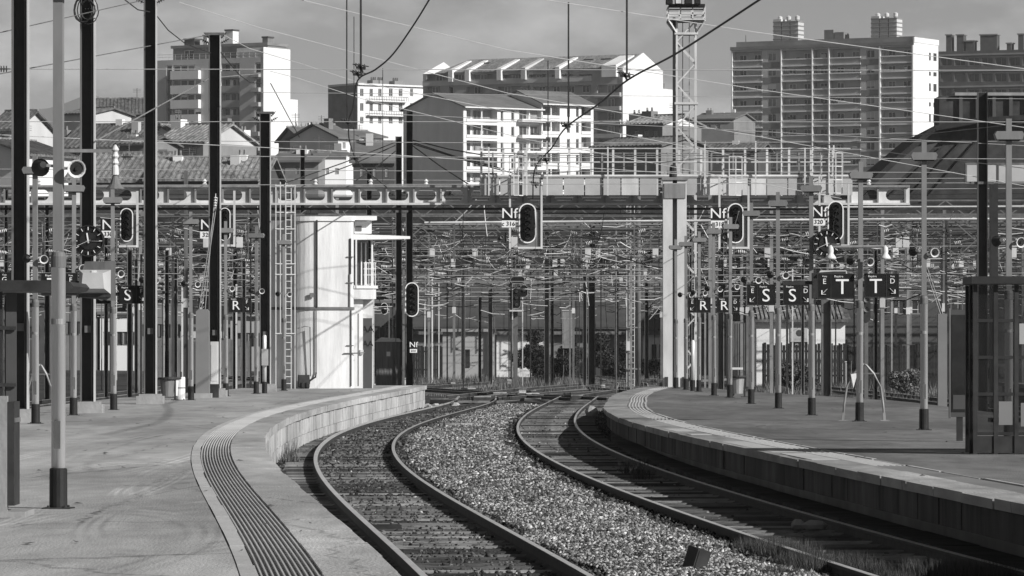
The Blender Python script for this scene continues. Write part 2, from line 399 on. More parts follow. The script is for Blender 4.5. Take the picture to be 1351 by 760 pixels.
# ------------------------------------------------------------------ left platform
BACK_L = [(24, -11.6), (110, -11.3), (135, -11.0), (153, -9.7), (176, -8.7)]
BACK_R = [(24, 11.2), (60, 10.8), (113, 10.5), (126, 10.3), (141, 8.9), (152, 7.6), (173, 6.1)]
def interp(tb, d):
    for (a, p), (b, q) in zip(tb, tb[1:]):
        if d <= b: return p+(q-p)*max(0, (d-a))/(b-a)
    return tb[-1][1]
def deck_mat(name, a, b, ring):
    m = mat(name, a, b, 2.6, .93, .35, bscale=40, stain=.3, stretch=(1, .22, 1))
    t = m.node_tree; n = t.nodes; l = t.links
    p = n['Principled BSDF']; src = p.inputs['Base Color'].links[0].from_socket
    c = n.new('ShaderNodeTexCoord')
    # tyre scuffs left by turning trolleys, and long dirty streaks across the slab
    fac = None
    nz = n.new('ShaderNodeTexNoise'); nz.inputs['Scale'].default_value = 1.0; nz.inputs['Detail'].default_value = 3
    mz = n.new('ShaderNodeMapping'); mz.inputs['Scale'].default_value = (1.2, .16, 0); l.new(c.outputs['Object'], mz.inputs[0]); l.new(mz.outputs[0], nz.inputs['Vector'])
    mr = n.new('ShaderNodeMapRange'); mr.inputs['From Min'].default_value = .42; mr.inputs['From Max'].default_value = .62; l.new(nz.outputs['Fac'], mr.inputs['Value'])
    def math_(op, a_, b_):
        q = n.new('ShaderNodeMath'); q.operation = op
        for i, v in enumerate((a_, b_)):
            if v is None: continue
            if isinstance(v, (int, float)): q.inputs[i].default_value = v
            else: l.new(v, q.inputs[i])
        return q.outputs[0]
    for k, (cx, cy, rx, ry, amp) in enumerate(ring):
        mpn = n.new('ShaderNodeMapping'); mpn.inputs['Location'].default_value = (-cx/rx, -cy/ry, 0); mpn.inputs['Scale'].default_value = (1/rx, 1/ry, 0)
        l.new(c.outputs['Object'], mpn.inputs[0])
        ln = n.new('ShaderNodeVectorMath'); ln.operation = 'LENGTH'; l.new(mpn.outputs[0], ln.inputs[0])
        e = None
        for q in (1.0, 1.11, 1.2):
            dd = math_('ABSOLUTE', math_('SUBTRACT', ln.outputs['Value'], q), None)
            li = n.new('ShaderNodeMapRange'); li.interpolation_type = 'SMOOTHSTEP'; li.inputs['From Min'].default_value = .0; li.inputs['From Max'].default_value = .045
            li.inputs['To Min'].default_value = 1; li.inputs['To Max'].default_value = 0; l.new(dd, li.inputs['Value'])
            e = li.outputs[0] if e is None else math_('ADD', e, li.outputs[0])
        e = math_('MULTIPLY', math_('MULTIPLY', e, mr.outputs[0]), amp)
        fac = e if fac is None else math_('ADD', fac, e)
    st = n.new('ShaderNodeTexNoise'); st.inputs['Scale'].default_value = 1.0; st.inputs['Detail'].default_value = 4
    m2 = n.new('ShaderNodeMapping'); m2.inputs['Scale'].default_value = (.9, .1, 0); l.new(c.outputs['Object'], m2.inputs[0]); l.new(m2.outputs[0], st.inputs['Vector'])
    sr = n.new('ShaderNodeMapRange'); sr.inputs['From Min'].default_value = .35; sr.inputs['From Max'].default_value = .65
    sr.inputs['To Min'].default_value = .84; sr.inputs['To Max'].default_value = 1.1; l.new(st.outputs['Fac'], sr.inputs['Value'])
    add = n.new('ShaderNodeMath'); add.operation = 'ADD'; l.new(sr.outputs[0], add.inputs[0])
    if fac is not None: l.new(fac, add.inputs[1])
    else: add.inputs[1].default_value = 0
    # hairline cracks
    vo = n.new('ShaderNodeTexVoronoi'); vo.feature = 'DISTANCE_TO_EDGE'; vo.inputs['Scale'].default_value = 1
    m5 = n.new('ShaderNodeMapping'); m5.inputs['Scale'].default_value = (.3, .11, 0); l.new(c.outputs['Object'], m5.inputs[0])
    nw = n.new('ShaderNodeTexNoise'); nw.inputs['Scale'].default_value = 2; l.new(c.outputs['Object'], nw.inputs['Vector'])
    ad = n.new('ShaderNodeVectorMath'); ad.operation = 'MULTIPLY_ADD'; l.new(nw.outputs['Color'], ad.inputs[0]); ad.inputs[1].default_value = (.12, .12, 0); l.new(m5.outputs[0], ad.inputs[2])
    l.new(ad.outputs[0], vo.inputs['Vector'])
    ck = n.new('ShaderNodeMapRange'); ck.inputs['From Max'].default_value = .006; ck.inputs['To Min'].default_value = -.4; ck.inputs['To Max'].default_value = 0; l.new(vo.outputs['Distance'], ck.inputs['Value'])
    ac = n.new('ShaderNodeMath'); ac.operation = 'ADD'; l.new(add.outputs[0], ac.inputs[0]); l.new(ck.outputs[0], ac.inputs[1]); add = ac
    vm = n.new('ShaderNodeVectorMath'); vm.operation = 'SCALE'; l.new(src, vm.inputs[0]); l.new(add.outputs[0], vm.inputs['Scale'])
    l.new(vm.outputs[0], p.inputs['Base Color'])
    return m
M['deck_left'] = deck_mat('deck_left', .3, .44, [(-3.0, 60, 1.1, 14, .3), (-2.6, 44, .9, 8, -.28), (-4.6, 50, .8, 11, .3), (-3.7, 36, 1.2, 7, -.28), (-5.4, 66, 1.0, 16, .26), (-4.2, 75, 1.6, 20, -.25), (-5.0, 41, .7, 7, .3), (-3.4, 52, .6, 6, .34)])
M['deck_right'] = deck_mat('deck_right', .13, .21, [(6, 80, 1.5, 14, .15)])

def platform(name, f, s, back, d0, d1, matn, joints, o_in, core_in=.14):
    """s = +1: the track lies on the +x side of the edge"""
    root = MB()
    ds = frange(d0, d1, 1.5)
    # core under the slabs
    vs = []; fs = []
    for d in ds:
        x0, y0 = off(f, d, -s*core_in); xb = interp(back, d)
        vs += [(x0, y0, -.3), (x0, y0, .56), (xb, d, .56), (xb, d, -.3)]
    for i in range(len(ds)-1):
        for j in range(4):
            a, b = i*4+j, i*4+(j+1) % 4; fs.append((a, b, b+4, a+4))
    fs += [(0, 1, 2, 3), tuple((len(ds)-1)*4+j for j in (3, 2, 1, 0))]
    root.add(vs, fs); core = struct(root.build(name, 'concrete'))
    # deck slabs with open joints
    js = [d0]+joints+[d1]
    for a, b in zip(js, js[1:]):
        dd = frange(a+.02, b-.02, 1.5); vs = []; fs = []
        for d in dd:
            x0, y0 = off(f, d, -s*o_in); xb = interp(back, d)
            yb = d
            vs += [(x0, y0, .5), (x0, y0, .6), (xb, yb, .6), (xb, yb, .5)]
        for i in range(len(dd)-1):
            for j in range(4):
                p, q = i*4+j, i*4+(j+1) % 4; fs.append((p, q, q+4, p+4))
        fs += [(0, 1, 2, 3), tuple((len(dd)-1)*4+j for j in (3, 2, 1, 0))]
        m = MB(); m.add(vs, fs); m.build('deck_slab', matn, core)
    return core
M['coping_left'] = deck_mat('coping_left', .34, .54, [])
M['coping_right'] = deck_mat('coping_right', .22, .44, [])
pl = platform('left_platform', fPL, 1, BACK_L, 26, 176, 'deck_left', [39.6, 51.4, 62, 74, 86, 98, 110, 122, 134, 146, 158, 168], 1.0)
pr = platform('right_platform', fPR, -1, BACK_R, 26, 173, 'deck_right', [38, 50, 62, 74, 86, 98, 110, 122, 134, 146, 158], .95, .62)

def edge_pieces(core, f, s, d0, d1, step, o0, o1, z0, z1, name, matn, gap=.03, jz=.005):
    d = d0; o00 = o0
    while d < d1:
        e = min(d+step, d1); dz = rnd.uniform(-jz, jz); vs = []; fs = []; o0 = o00+rnd.uniform(-.018, .006)
        n = max(1, int((e-d)/1.2))
        for i in range(n+1):
            t = d+gap/2+(e-d-gap)*i/n
            a = off(f, t, s*o0); b = off(f, t, s*o1)
            vs += [(a[0], a[1], z0), (a[0], a[1], z1+dz), (b[0], b[1], z1+dz), (b[0], b[1], z0)]
        for i in range(n):
            for j in range(4):
                p, q = i*4+j, i*4+(j+1) % 4; fs.append((p, q, q+4, p+4))
        fs += [(0, 1, 2, 3), tuple(n*4+j for j in (3, 2, 1, 0))]
        m = MB(); m.add(vs, fs); m.build(name, matn, core); d = e
# left: coping, ribbed tactile strip, pale band
edge_pieces(pl, fPL, 1, 27, 176, 2.4, .06, -.45, .46, .602, 'coping_slab', 'coping_left')
edge_pieces(pl, fPL, 1, 27, 176, 3.0, -.87, -.99, .5, .604, 'border_strip', 'concrete_pale', .01)
strip(MB(), fPL, frange(27, 176, 1.5), [(-.455, .5), (-.455, .588), (-.865, .588), (-.865, .5)][::-1]).build('tactile_bed', 'concrete', pl)
for k in range(11):
    o_ = -.475-.037*k
    strip(MB(), fPL, frange(27, 176, 1.2), [(o_, .58), (o_-.017, .58), (o_-.015, .603), (o_-.004, .603)][::-1]).build('tactile_rib', 'concrete_pale', pl)
# left: the lit block wall that faces the track
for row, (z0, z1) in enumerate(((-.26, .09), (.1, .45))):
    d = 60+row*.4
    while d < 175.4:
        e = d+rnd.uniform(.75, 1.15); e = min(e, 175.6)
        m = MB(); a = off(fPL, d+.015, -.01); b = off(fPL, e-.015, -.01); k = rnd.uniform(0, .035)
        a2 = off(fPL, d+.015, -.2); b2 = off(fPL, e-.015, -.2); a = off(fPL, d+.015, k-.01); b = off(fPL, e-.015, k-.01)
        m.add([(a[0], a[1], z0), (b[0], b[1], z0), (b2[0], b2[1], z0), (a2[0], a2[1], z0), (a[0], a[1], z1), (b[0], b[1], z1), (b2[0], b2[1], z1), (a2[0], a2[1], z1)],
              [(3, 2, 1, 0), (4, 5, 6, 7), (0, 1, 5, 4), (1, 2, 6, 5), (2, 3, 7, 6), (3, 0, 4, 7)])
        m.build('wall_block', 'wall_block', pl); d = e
# right: coping with painted sun patches, dotted tactile strip, stained wall panels
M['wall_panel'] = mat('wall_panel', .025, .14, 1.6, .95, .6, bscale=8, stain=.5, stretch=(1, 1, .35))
edge_pieces(pr, fPR, -1, 27, 172, 2.0, .07, -.5, .5, .603, 'coping_slab', 'coping_right', .03)
edge_pieces(pr, fPR, -1, 27, 172, 3.0, -.92, -.98, .5, .604, 'border_strip', 'concrete_pale', .3)
strip(MB(), fPR, frange(27, 172, 1.5), [(.51, .5), (.51, .594), (.91, .594), (.91, .5)]).build('tactile_bed', 'render_mid', pr)
m = MB()
for d in frange(60, 172, .16):
    for k in range(5):
        x, y = off(fPR, d, .56+.075*k); m.add([(x-.02, y-.02, .59), (x+.02, y-.02, .59), (x+.02, y+.02, .59), (x-.02, y+.02, .59), (x, y, .606)], [(0, 1, 4), (1, 2, 4), (2, 3, 4), (3, 0, 4)])
o = m.build('tactile_dots', 'concrete_pale', pr); struct(o, 'stuff')
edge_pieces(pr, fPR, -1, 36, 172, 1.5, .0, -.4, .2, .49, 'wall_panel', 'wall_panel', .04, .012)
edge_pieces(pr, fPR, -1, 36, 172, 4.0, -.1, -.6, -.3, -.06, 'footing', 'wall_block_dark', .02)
# sunlit patches on the right coping, imitated by thin pale strips
for a, b in ((62.5, 66.2), (67.2, 74.5), (80, 86)):
    edge_pieces(pr, fPR, -1, a, b, 3.7, -.06, -.42, .59, .609, 'sun_patch_strip', 'concrete_pale', .03)
# ramped rubble at the tip of the left platform
m = MB(); r = random.Random(4)
for i in range(40):
    s_ = r.uniform(.05, .2); q = MB(); q.lathe([(s_*.3, -s_*.4), (s_, 0), (s_*.8, s_*.4), (s_*.2, s_*.7)], n=6)
    R = Matrix.Rotation(r.random()*6, 3, 'Z') @ Matrix.Rotation(r.uniform(-.8, .8), 3, 'X'); c = Vector((-3.0+r.uniform(-.1, 1.0), 176+r.uniform(-1, 2.5), -.18))
    m.add([R @ Vector(v)+c for v in q.v], q.f)
struct(m.build('rubble', 'wall_block'), 'stuff')

# scraps, leaves and gum on the decks
m = MB(); r = random.Random(8)
for i in range(170):
    d = 32*(5.0**r.random()); left = r.random() < .6
    x = r.uniform(interp(BACK_L, d)+.5, fPL(d)-.1) if left else r.uniform(fPR(d)+.3, interp(BACK_R, d)-.4)
    w_ = r.uniform(.015, .06); a = r.random()*3
    m.add([(x+w_*math.cos(a+t)*r.uniform(.6, 1.2), d+w_*math.sin(a+t)*r.uniform(.8, 1.6), .609+.004*r.random()+(.012 if t == 0 else 0)) for t in (0, 1.57, 3.14, 4.71)], [(0, 1, 2, 3)])
struct(m.build('litter', 'render_dark'), 'stuff')
# tracks of the yard beyond: rails and sleepers crossing at shallow angles
def yard_track(label, pts, seed):
    t = thing('yard_track', label, 'track')
    segs = [Vector((a, b, 0)) for a, b in pts]
    def at(u):
        k = min(int(u*(len(segs)-1)), len(segs)-2); q = u*(len(segs)-1)-k; return segs[k].lerp(segs[k+1], q)
    n = 24
    for s in (-1, 1):
        m = MB(); pp = []
        for i in range(n+1):
            u = i/n; p = at(u); dr = (at(min(u+.02, 1))-at(max(u-.02, 0))).normalized(); pp.append(p+Vector((dr.y, -dr.x, 0))*s*.753)
        for a, b in zip(pp, pp[1:]): m.bar(a+Vector((0, 0, -.06)), b+Vector((0, 0, -.06)), .07, .12)
        ra = m.build('rail', 'rust_rail', t)
        m = MB()
        for a, b in zip(pp, pp[1:]): m.bar(a+Vector((0, 0, .001)), b+Vector((0, 0, .001)), .062, .008)
        m.build('running_surface', 'rail_top', ra)
    L = sum((b-a).length for a, b in zip(segs, segs[1:])); m = MB(); k = int(L/.65)
    for i in range(k):
        u = i/k; p = at(u); dr = (at(min(u+.01, 1))-at(max(u-.01, 0))).normalized(); q = Vector((dr.y, -dr.x, 0))*1.28
        m.bar(p-q+Vector((0, 0, -.2)), p+q+Vector((0, 0, -.2)), .24, .12)
    o = m.build('sleepers', 'sleeper', t); o['kind'] = 'stuff'
yard_track('yard track swinging from the left platform tip toward the dark hangar on the right', [(-1.9, 197), (.5, 225), (4.5, 260), (10, 300), (18, 345)], 1)
yard_track('yard track running on from the right curved track toward the pale relay cabinets', [(3.3, 197), (5.6, 225), (6.5, 260), (6, 300), (4, 345)], 2)
yard_track('diagonal crossover track linking the two curved tracks behind the platform tips', [(-1.4, 190), (0, 200), (2.2, 212), (4.4, 226)], 3)
yard_track('yard track crossing from the right platform tip back toward the left field', [(3.0, 190), (-1, 212), (-6, 240), (-13, 280), (-22, 340)], 4)
yard_track('yard track behind the white cabin, running along the back of the left platform', [(-13.6, 30), (-13.4, 100), (-13.2, 140), (-11.6, 180), (-7, 225), (-2, 270)], 5)
yard_track('yard track outermost on the left, beyond the black masts', [(-17.8, 30), (-17.6, 110), (-17, 160), (-16.5, 230), (-18, 330)], 6)
yard_track('yard track along the back of the dark right platform', [(12.9, 30), (12.7, 110), (12.2, 135), (10.4, 165), (7.4, 205), (4.5, 240)], 7)
yard_track('yard track outermost on the right, beside the low far platform', [(17.2, 30), (17, 120), (16, 180), (15, 240), (17, 330)], 8)
# low platform beyond the right tracks
m = MB(); m.box(19.2, 24, 40, 190, -.3, .6); fp = struct(m.build('far_platform', 'asphalt'))
m = MB(); m.box(19.05, 19.6, 40, 190, .46, .604); m.build('coping_slab', 'concrete', fp)
# ------------------------------------------------------------------ lamp posts with horn loudspeakers
PZ = .6
def h_mesh(mb, x, y, z0, z1, w_=.3, dp=.3, t=.02): pass
def horn(parent, side, z, face):
    m = MB(); ax = Vector((side*.35, face, -.12)).normalized(); c = Vector((side*.17, face*.05, z))
    m.lathe([(.03, -.13), (.04, -.06), (.075, .02), (.085, .05), (.072, .045), (.03, -.02)], c, ax, 14)
    h = m.build('loudspeaker', 'galv_pale' if face < 0 else 'dark_metal', parent, smooth=False)
    m = MB(); m.lathe([(.068, .03), (.06, .028), (.02, .03)], c, ax, 12); m.lathe([(.02, .03), (.016, .05)], c, ax, 8); m.build('horn_mouth', 'rubber', h)
    m = MB(); m.bar((0, 0, z), c-ax*.1, .025); m.build('bracket', 'pole_grey', h)
def lamp_post(label, loc, speakers=1, tall=True, lamp=True, top=5.04, rz=0):
    t = thing('lamp_post', label, 'lamp post', loc, rz, 'lamp posts along the platforms')
    MB().lathe([(.082, 0), (.084, .02), (.082, .36), (.07, .37)], n=16).build('base_sleeve', 'rubber', t, smooth=False)
    MB().lathe([(.066, .37), (.066, 2.2), (.066, 2.2)], n=18).build('lower_shaft', 'silver', t, smooth=True)
    MB().lathe([(.072, 2.2), (.072, 2.3), (.062, 2.33), (.05, 2.345)], n=18).build('collar', 'galv_mid', t)
    MB().lathe([(.0675, 1.68), (.0675, 1.73)], n=18).build('band', 'galv', t)
    MB().box(-.044, .044, -.044, .044, 2.35, top).build('upper_pole', 'pole_grey', t)
    MB().box(-.03, .03, -.0695, -.05, .55, .8).build('access_door', 'galv_mid', t)
    m = MB(); [m.lathe([(.014, 0), (.012, .03)], (.11*math.cos(q*1.571+.78), .11*math.sin(q*1.571+.78), 0), n=6) for q in range(4)]; m.prism([(-.13, -.13), (.13, -.13), (.13, .13), (-.13, .13)], -.001, .012); m.build('base_plate', 'dark_metal', t)
    if lamp:
        m = MB(); m.slab([(-.2, 4.71), (.2, 4.71), (.23, 4.79), (.2, 4.84), (-.2, 4.84), (-.23, 4.79)], -.13, .13); h = m.build('lamp_head', 'pole_grey', t)
        MB().box(-.17, .17, -.1, .1, 4.69, 4.708).build('diffuser', 'glass_old', h)
    t.rotation_euler = (rnd.uniform(-.004, .004), rnd.uniform(-.005, .005), rz+rnd.uniform(-.15, .15))
    if speakers: horn(t, 1, 3.1, -1); horn(t, -1, 3.12, 1)
    return t
LP = [(77, 671, 1, 'nearest and largest lamp post, alone on the open platform beside the low parapet'),
      (47, 559, 1, 'lamp post between the two leftmost black masts, behind the dark shelter roof'),
      (97, 548, 1, 'lamp post just right of the nearest post, below the slope sided monitor hood'),
      (150, 541, 1, 'lamp post holding the inner end of the left S sign'),
      (196, 532.6, 1, 'lamp post just right of the left S sign'),
      (252, 528, 1, 'lamp post directly left of the concrete stub column'),
      (298, 522.7, 1, 'lamp post holding the inner end of the left R sign'),
      (338, 519.6, 1, 'lamp post at the outer end of the left R sign, beside a black mast'),
      (374.5, 515.5, 1, 'lamp post in front of the ladder of the white cabin'),
      (1219, 567.5, 1, 'large lamp post on the dark platform left of the glass shelter'),
      (1134, 556, 1, 'lamp post between the two T signs, inside the white tube arch'),
      (1071, 548, 0, 'lamp post below the right clock, at the outer end of the S signs'),
      (1027, 539, 1, 'lamp post between the two S signs on the dark platform'),
      (991, 533, 1, 'lamp post just left of the two S signs, litter bag at its foot'),
      (942, 522, 1, 'lamp post between the two R signs on the dark platform'),
      (963, 525, 1, 'lamp post just right of the two R signs'),
      (922, 517, 1, 'lamp post at the inner end of the right R signs'),
      (905, 514.5, 1, 'lamp post close to the right edge of the pale gantry column'),
      (892, 512.5, 0, 'thin lamp post in front of the pale gantry column'),
      (1331, 580, 1, 'lamp post rising behind the glass shelter at the right edge')]
POST = {}
for px, by, sp, lab in LP:
    d = dpl(by); POST[px] = lamp_post(lab, (X(px, d), d, PZ), sp)
# short stub posts
def stub_post(label, px, by, top, box=False):
    d = dpl(by); t = thing('short_post', label, 'post', (X(px, d), d, PZ), 0, 'short silver posts')
    MB().lathe([(.08, 0), (.08, .34), (.07, .35)], n=14).build('base_sleeve', 'rubber', t)
    MB().lathe([(.062, .35), (.062, top), (.03, top+.03)], n=14).build('shaft', 'silver', t, smooth=True)
    if box: MB().box(-.08, .12, -.2, -.07, top-.9, top-.4).build('switch_box', 'panel_grey', t)
stub_post('short silver post with a grey switch box beside the fifth black mast', 349, 519, 1.75, True)
stub_post('short silver post standing left of the right R signs', 914, 516, 1.6)

# ------------------------------------------------------------------ black H-section masts on the left platform
def h_mast(label, px, by, w_, top, name='overhead_mast', edge='mast_edge_sunlit', body='black_steel', plinth=True, base_z=PZ, holes=False, grp='black steel masts on the left platform', dd=None, dep=.3):
    d = dd or F*(CZ-base_z)/(by-HY); t = thing(name, label, 'mast', (X(px, d), d, base_z), 0, grp)
    hw = w_/2
    b = .25 if plinth else 0
    MB().box(-hw+.021, hw-.021, dep*.35, dep*.42, b, top).build('web', body, t)
    for s in (-1, 1):
        m = MB(); m.box(s*hw-.012-(.008 if s > 0 else -.008), s*hw+.012-(.008 if s > 0 else -.008), -dep/2, dep/2, b, top); m.build('flange', edge if s > 0 else 'galv_mid', t)  # on the black masts only the right flange gets the painted sunlit tone
    if plinth:
        m = MB(); m.prism([(-hw-.18, -.32), (hw+.18, -.32), (hw+.18, .32), (-hw-.18, .32)], -.02, .2); m.prism([(-hw-.12, -.26), (hw+.12, -.26), (hw+.12, .26), (-hw-.12, .26)], .2, .252)
        m.build('plinth', 'concrete', t)
    if plinth:
        MB().box(-.07, .07, -dep/2+.1, -dep/2+.115, 1.75, 1.9).build('number_plate', 'galv_mid', t)
        MB().box(-hw+.03, hw-.03, -dep/2+.02, dep/2-.02, b, b+.02).build('base_plate', 'dark_metal', t)
        MB().bar((hw*.5, dep*.3, b), (hw*.5, dep*.3, top*.8), .03).build('earth_cable', 'galv_mid', t)
    if holes:
        m = MB()
        for z in holes:
            for i in (-.06, 0, .06):
                for j in (0, .1): m.lathe([(.012, 0), (.012, .02)], (i, dep*.35-.02, z+j), (0, 1, 0), 6)
        m.build('bolts', 'galv_pale', t)['kind'] = 'stuff'
    return t, d
def insul(mb, p, ax, L, r=.05, k=4):
    p = Vector(p); ax = Vector(ax).normalized(); pr_ = [(.012, 0)]
    for i in range(k):
        h = L*(.15+.7*i/k); pr_ += [(.015, h), (r, h+.01), (r*.8, h+L*.08), (.015, h+L*.1)]
    pr_ += [(.012, L)]; mb.lathe(pr_, p, ax, 10)
MT = {}
for px, by, w_, top, holes, lab in [(27, 557, .31, 14.5, None, 'black steel mast nearest the left edge, rising out of the picture'),
        (116, 545, .31, 13.0, (8.7, 9.3, 10.0), 'black steel mast behind the left clock, with coiled cable near its top'),
        (198.5, 533, .31, 10.3, None, 'black steel mast directly right of the left S sign'),
        (283.5, 524, .33, 10.25, None, 'black steel mast behind the concrete stub column, topped by insulators below the sky'),
        (350, 517, .34, 8.75, None, 'black steel mast closest to the white cabin, topped by insulators')]:
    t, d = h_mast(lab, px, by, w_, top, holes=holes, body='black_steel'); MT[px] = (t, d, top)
for px in (198.5, 283.5, 350):
    t, d, top = MT[px]
    for s in (-1, 1):
        m = MB(); insul(m, (s*.17, -.05, top-.25), (s*1, 0, .55), .26, .06, 3); insul(m, (s*.17, .1, top-.1), (s*.8, 0, .9), .22, .05, 3); m.build('insulator', 'dark_metal', t)
    MB().box(-.27, .27, -.16, .16, top-.02, top+.05).build('cap_plate', 'galv_mid', t)
# coil on mast 116
t, d, top = MT[116]
m = MB(); r = random.Random(3); s_ = 6400/d
for k in range(7):
    pts = []; rr = r.uniform(.16, .3)
    for i in range(17):
        a = 2*math.pi*i/16; pts.append((.02+rr*.8*math.cos(a)+r.uniform(-.01, .01)-.1*(k % 2), -.2-.02*k, 8.75+.0+rr*1.1*math.sin(a)))
    m.tube(pts, .012, 4)
m.build('cable_coil', 'wire_dark', t)

# ------------------------------------------------------------------ clocks
def clock(label, px, py, d, r_, hang):
    t = thing('clock', label, 'clock', (X(px, d), d, Z(py, d)), 0, 'platform clocks')
    MB().lathe([(r_, -.1), (r_, .1), (r_*.96, .11)], (0, 0, 0), (0, 1, 0), 40).build('case', 'black_gloss', t)
    MB().lathe([(r_*.93, 0), (r_*.98, 0), (r_*.98, .02), (r_*.93, .02), (r_*.93, 0)], (0, -.112, 0), (0, -1, 0), 40, False).build('rim', 'dark_metal', t)
    MB().lathe([(r_*.55, 0), (r_*.55, .004)], (0, -.112, 0), (0, -1, 0), 32).build('dial', 'rubber', t)
    for k in range(12):
        a = k*math.pi/6; c, s = math.sin(a), math.cos(a); m = MB(); m.bar((c*r_*.68, -.136, s*r_*.68), (c*r_*.88, -.136, s*r_*.88), .015, .012); m.build('hour_mark', 'white_print', t)
    for nm, ang, L, w_ in (('hour_hand', -9, .5, .03), ('minute_hand', 246, .78, .024), ('second_hand', 92, .7, .008)):
        a = math.radians(ang); m = MB(); m.bar((-math.sin(a)*.05, -.14, -math.cos(a)*.05), (math.sin(a)*r_*L, -.14, math.cos(a)*r_*L), w_, .006); m.build(nm, 'white_print' if nm != 'second_hand' else 'grey_print', t)
    MB().box(-.05, .05, -.02, hang, -.05, .05).build('bracket', 'dark_metal', t)
clock('round black clock above the slope sided monitor hood on the left platform', 117, 318, 104, .34, 1.2)
d = dpl(548)
clock('round black clock above the signs on the right platform', 1090.5, 322, d-.2, .3, .2)
# ------------------------------------------------------------------ the monitor hoods (blank rear sides)
d = 92.0
t = thing('monitor_hood', 'grey slope sided box on a dark back plate below the left clock', 'monitor', (X(125, d), d, Z(372, d)))
k = d/6400
m = MB(); m.slab([(-24*k, -10*k), (-13*k, 27*k), (27*k, 28*k), (27*k, -25*k), (14*k, -24*k), (-24*k, -20*k)], .03, .07); m.build('back_plate', 'galv_mid', t)
m = MB(); a = [(-21*k, -16*k), (21*k, -16*k), (21*k, 16*k), (-21*k, 16*k)]; b = [(-16*k, -9*k), (14*k, -9*k), (12*k, 11*k), (-14*k, 11*k)]
m.add([(x, .03, z) for x, z in a]+[(x, -.28, z) for x, z in b], [(4, 5, 6, 7), (0, 1, 5, 4), (1, 2, 6, 5), (2, 3, 7, 6), (3, 0, 4, 7), (3, 2, 1, 0)]); m.build('sloped_case', 'panel_grey', t)
MB().box(-3*k, 3*k, -.2, -.1, 12*k, 15*k).build('latch', 'galv_pale', t)
MB().bar((-26*k, .3, 0), (0, .05, 0), .06).build('arm', 'dark_metal', t)
MB().box(-21*k, 21*k, -.05, .03, -20*k, -16.5*k).build('lower_lip', 'dark_metal', t)

# ------------------------------------------------------------------ platform letter signs
def arrow(parent, x, z, sx, size):
    m = MB(); s = size
    m.bar((x-sx*s*.5, 0, z+s*.5), (x+sx*s*.35, 0, z-s*.35), s*.2, .006)
    m.bar((x+sx*s*.5, -.001, z-s*.47), (x-sx*s*.25, -.001, z-s*.47), s*.2, .006)
    m.bar((x+sx*s*.47, -.002, z-s*.5), (x+sx*s*.47, -.002, z+s*.25), s*.2, .006)
    o = m.build('arrow', 'white_print', parent, (0, -.076, 0)); return o
def sign(label, pxa, pxb, pya, pyb, d, big, side, letter, bx, sx_, hide=False):
    w_ = (pxb-pxa)/6400*d; h_ = (pyb-pya)/6400*d
    t = thing('platform_sign', label, 'sign', (X((pxa+pxb)/2, d), d, Z((pya+pyb)/2, d)), 0, 'hanging black letter signs')
    MB().box(-w_/2, w_/2, -.06, .06, -h_/2, h_/2).build('case', 'black_gloss', t)
    m = MB()
    m.box(-w_/2-.012, w_/2+.012, -.068, .068, h_/2, h_/2+.015); m.box(-w_/2-.012, w_/2+.012, -.068, .068, -h_/2-.015, -h_/2); m.box(-w_/2-.012, -w_/2, -.067, .067, -h_/2, h_/2); m.box(w_/2, w_/2+.012, -.067, .067, -h_/2, h_/2)
    m.build('frame', 'dark_metal', t)
    dv = -w_/2+w_*.36 if bx < 0 else w_/2-w_*.36
    xs = -w_*.32 if bx < 0 else w_*.32; xb = w_*.18 if bx < 0 else -w_*.18
    MB().box(dv-.006, dv+.006, -.066, -.06, -h_/2, h_/2).build('divider', 'dark_metal', t)
    text(big, h_*.92, 'white_print', t, (xb, -.066, -h_*.06), 'letter', 1.05)
    text('Repère', h_*.13, 'white_print', t, (xb-w_*.1, -.066, h_*.41), 'lettering')
    text('Voie', h_*.11, 'white_print', t, (xs, -.066, h_*.41), 'lettering')
    text(letter, h_*.32, 'white_print', t, (xs, -.066, h_*.19), 'lettering')
    arrow(t, xs, -h_*.24, sx_, h_*.24)
    MB().box(-w_*.5-.15 if bx > 0 else w_*.5, -w_*.5 if bx > 0 else w_*.5+.15, -.02, .02, -.03, .03).build('bracket', 'galv_mid', t)
    return t
d = dpl(556)
sign('black sign with a large T and small E on the right platform', 1079, 1126, 362, 393, d, 'T', 0, 'E', -1, -1)
sign('black sign with a large T and small D, rightmost of the letter signs', 1141, 1185, 362, 391.5, d, 'T', 0, 'D', 1, 1)
d2 = dpl(539)
sign('black sign with a large S and small E on the right platform', 986, 1022, 376, 402, d2, 'S', 0, 'E', -1, -1)
sign('black sign with a large S and small D under the right clock', 1034, 1069, 376, 402, d2, 'S', 0, 'D', 1, 1)
d3 = dpl(522)
sign('black sign with a large R and small E, leftmost on the right platform', 908, 937, 393, 412, d3, 'R', 0, 'E', -1, -1)
sign('black sign with a large R and small D, right beside another R sign', 946, 975, 393, 412, d3, 'R', 0, 'D', 1, 1)
d4 = dpl(532.6)+.3
sign('black sign with a large S and small F on the left platform', 157, 193, 377.5, 400, d4, 'S', 0, 'F', 1, 1)
sign('black sign with an S half hidden behind the slope sided hood', 112, 145, 377.5, 400, d4+.4, 'S', 0, 'G', -1, -1)
d5 = dpl(521)
sign('black sign with a large R and small F, left of the white cabin', 302, 331, 393, 411.5, d5, 'R', 0, 'F', 1, 1)
sign('black sign with a large R mostly hidden by a black mast', 262, 291, 393, 411.5, d5+2.0, 'R', 0, 'G', -1, -1)
d6 = dpl(551)
sign('black sign with a T and small F mostly hidden by the nearest lamp post', 55, 102, 361, 389, d6, 'T', 0, 'F', 1, 1)
sign('black sign with a small G cut by the left edge of the picture', -34, 15, 360, 389, d6, 'T', 0, 'G', 1, 1)
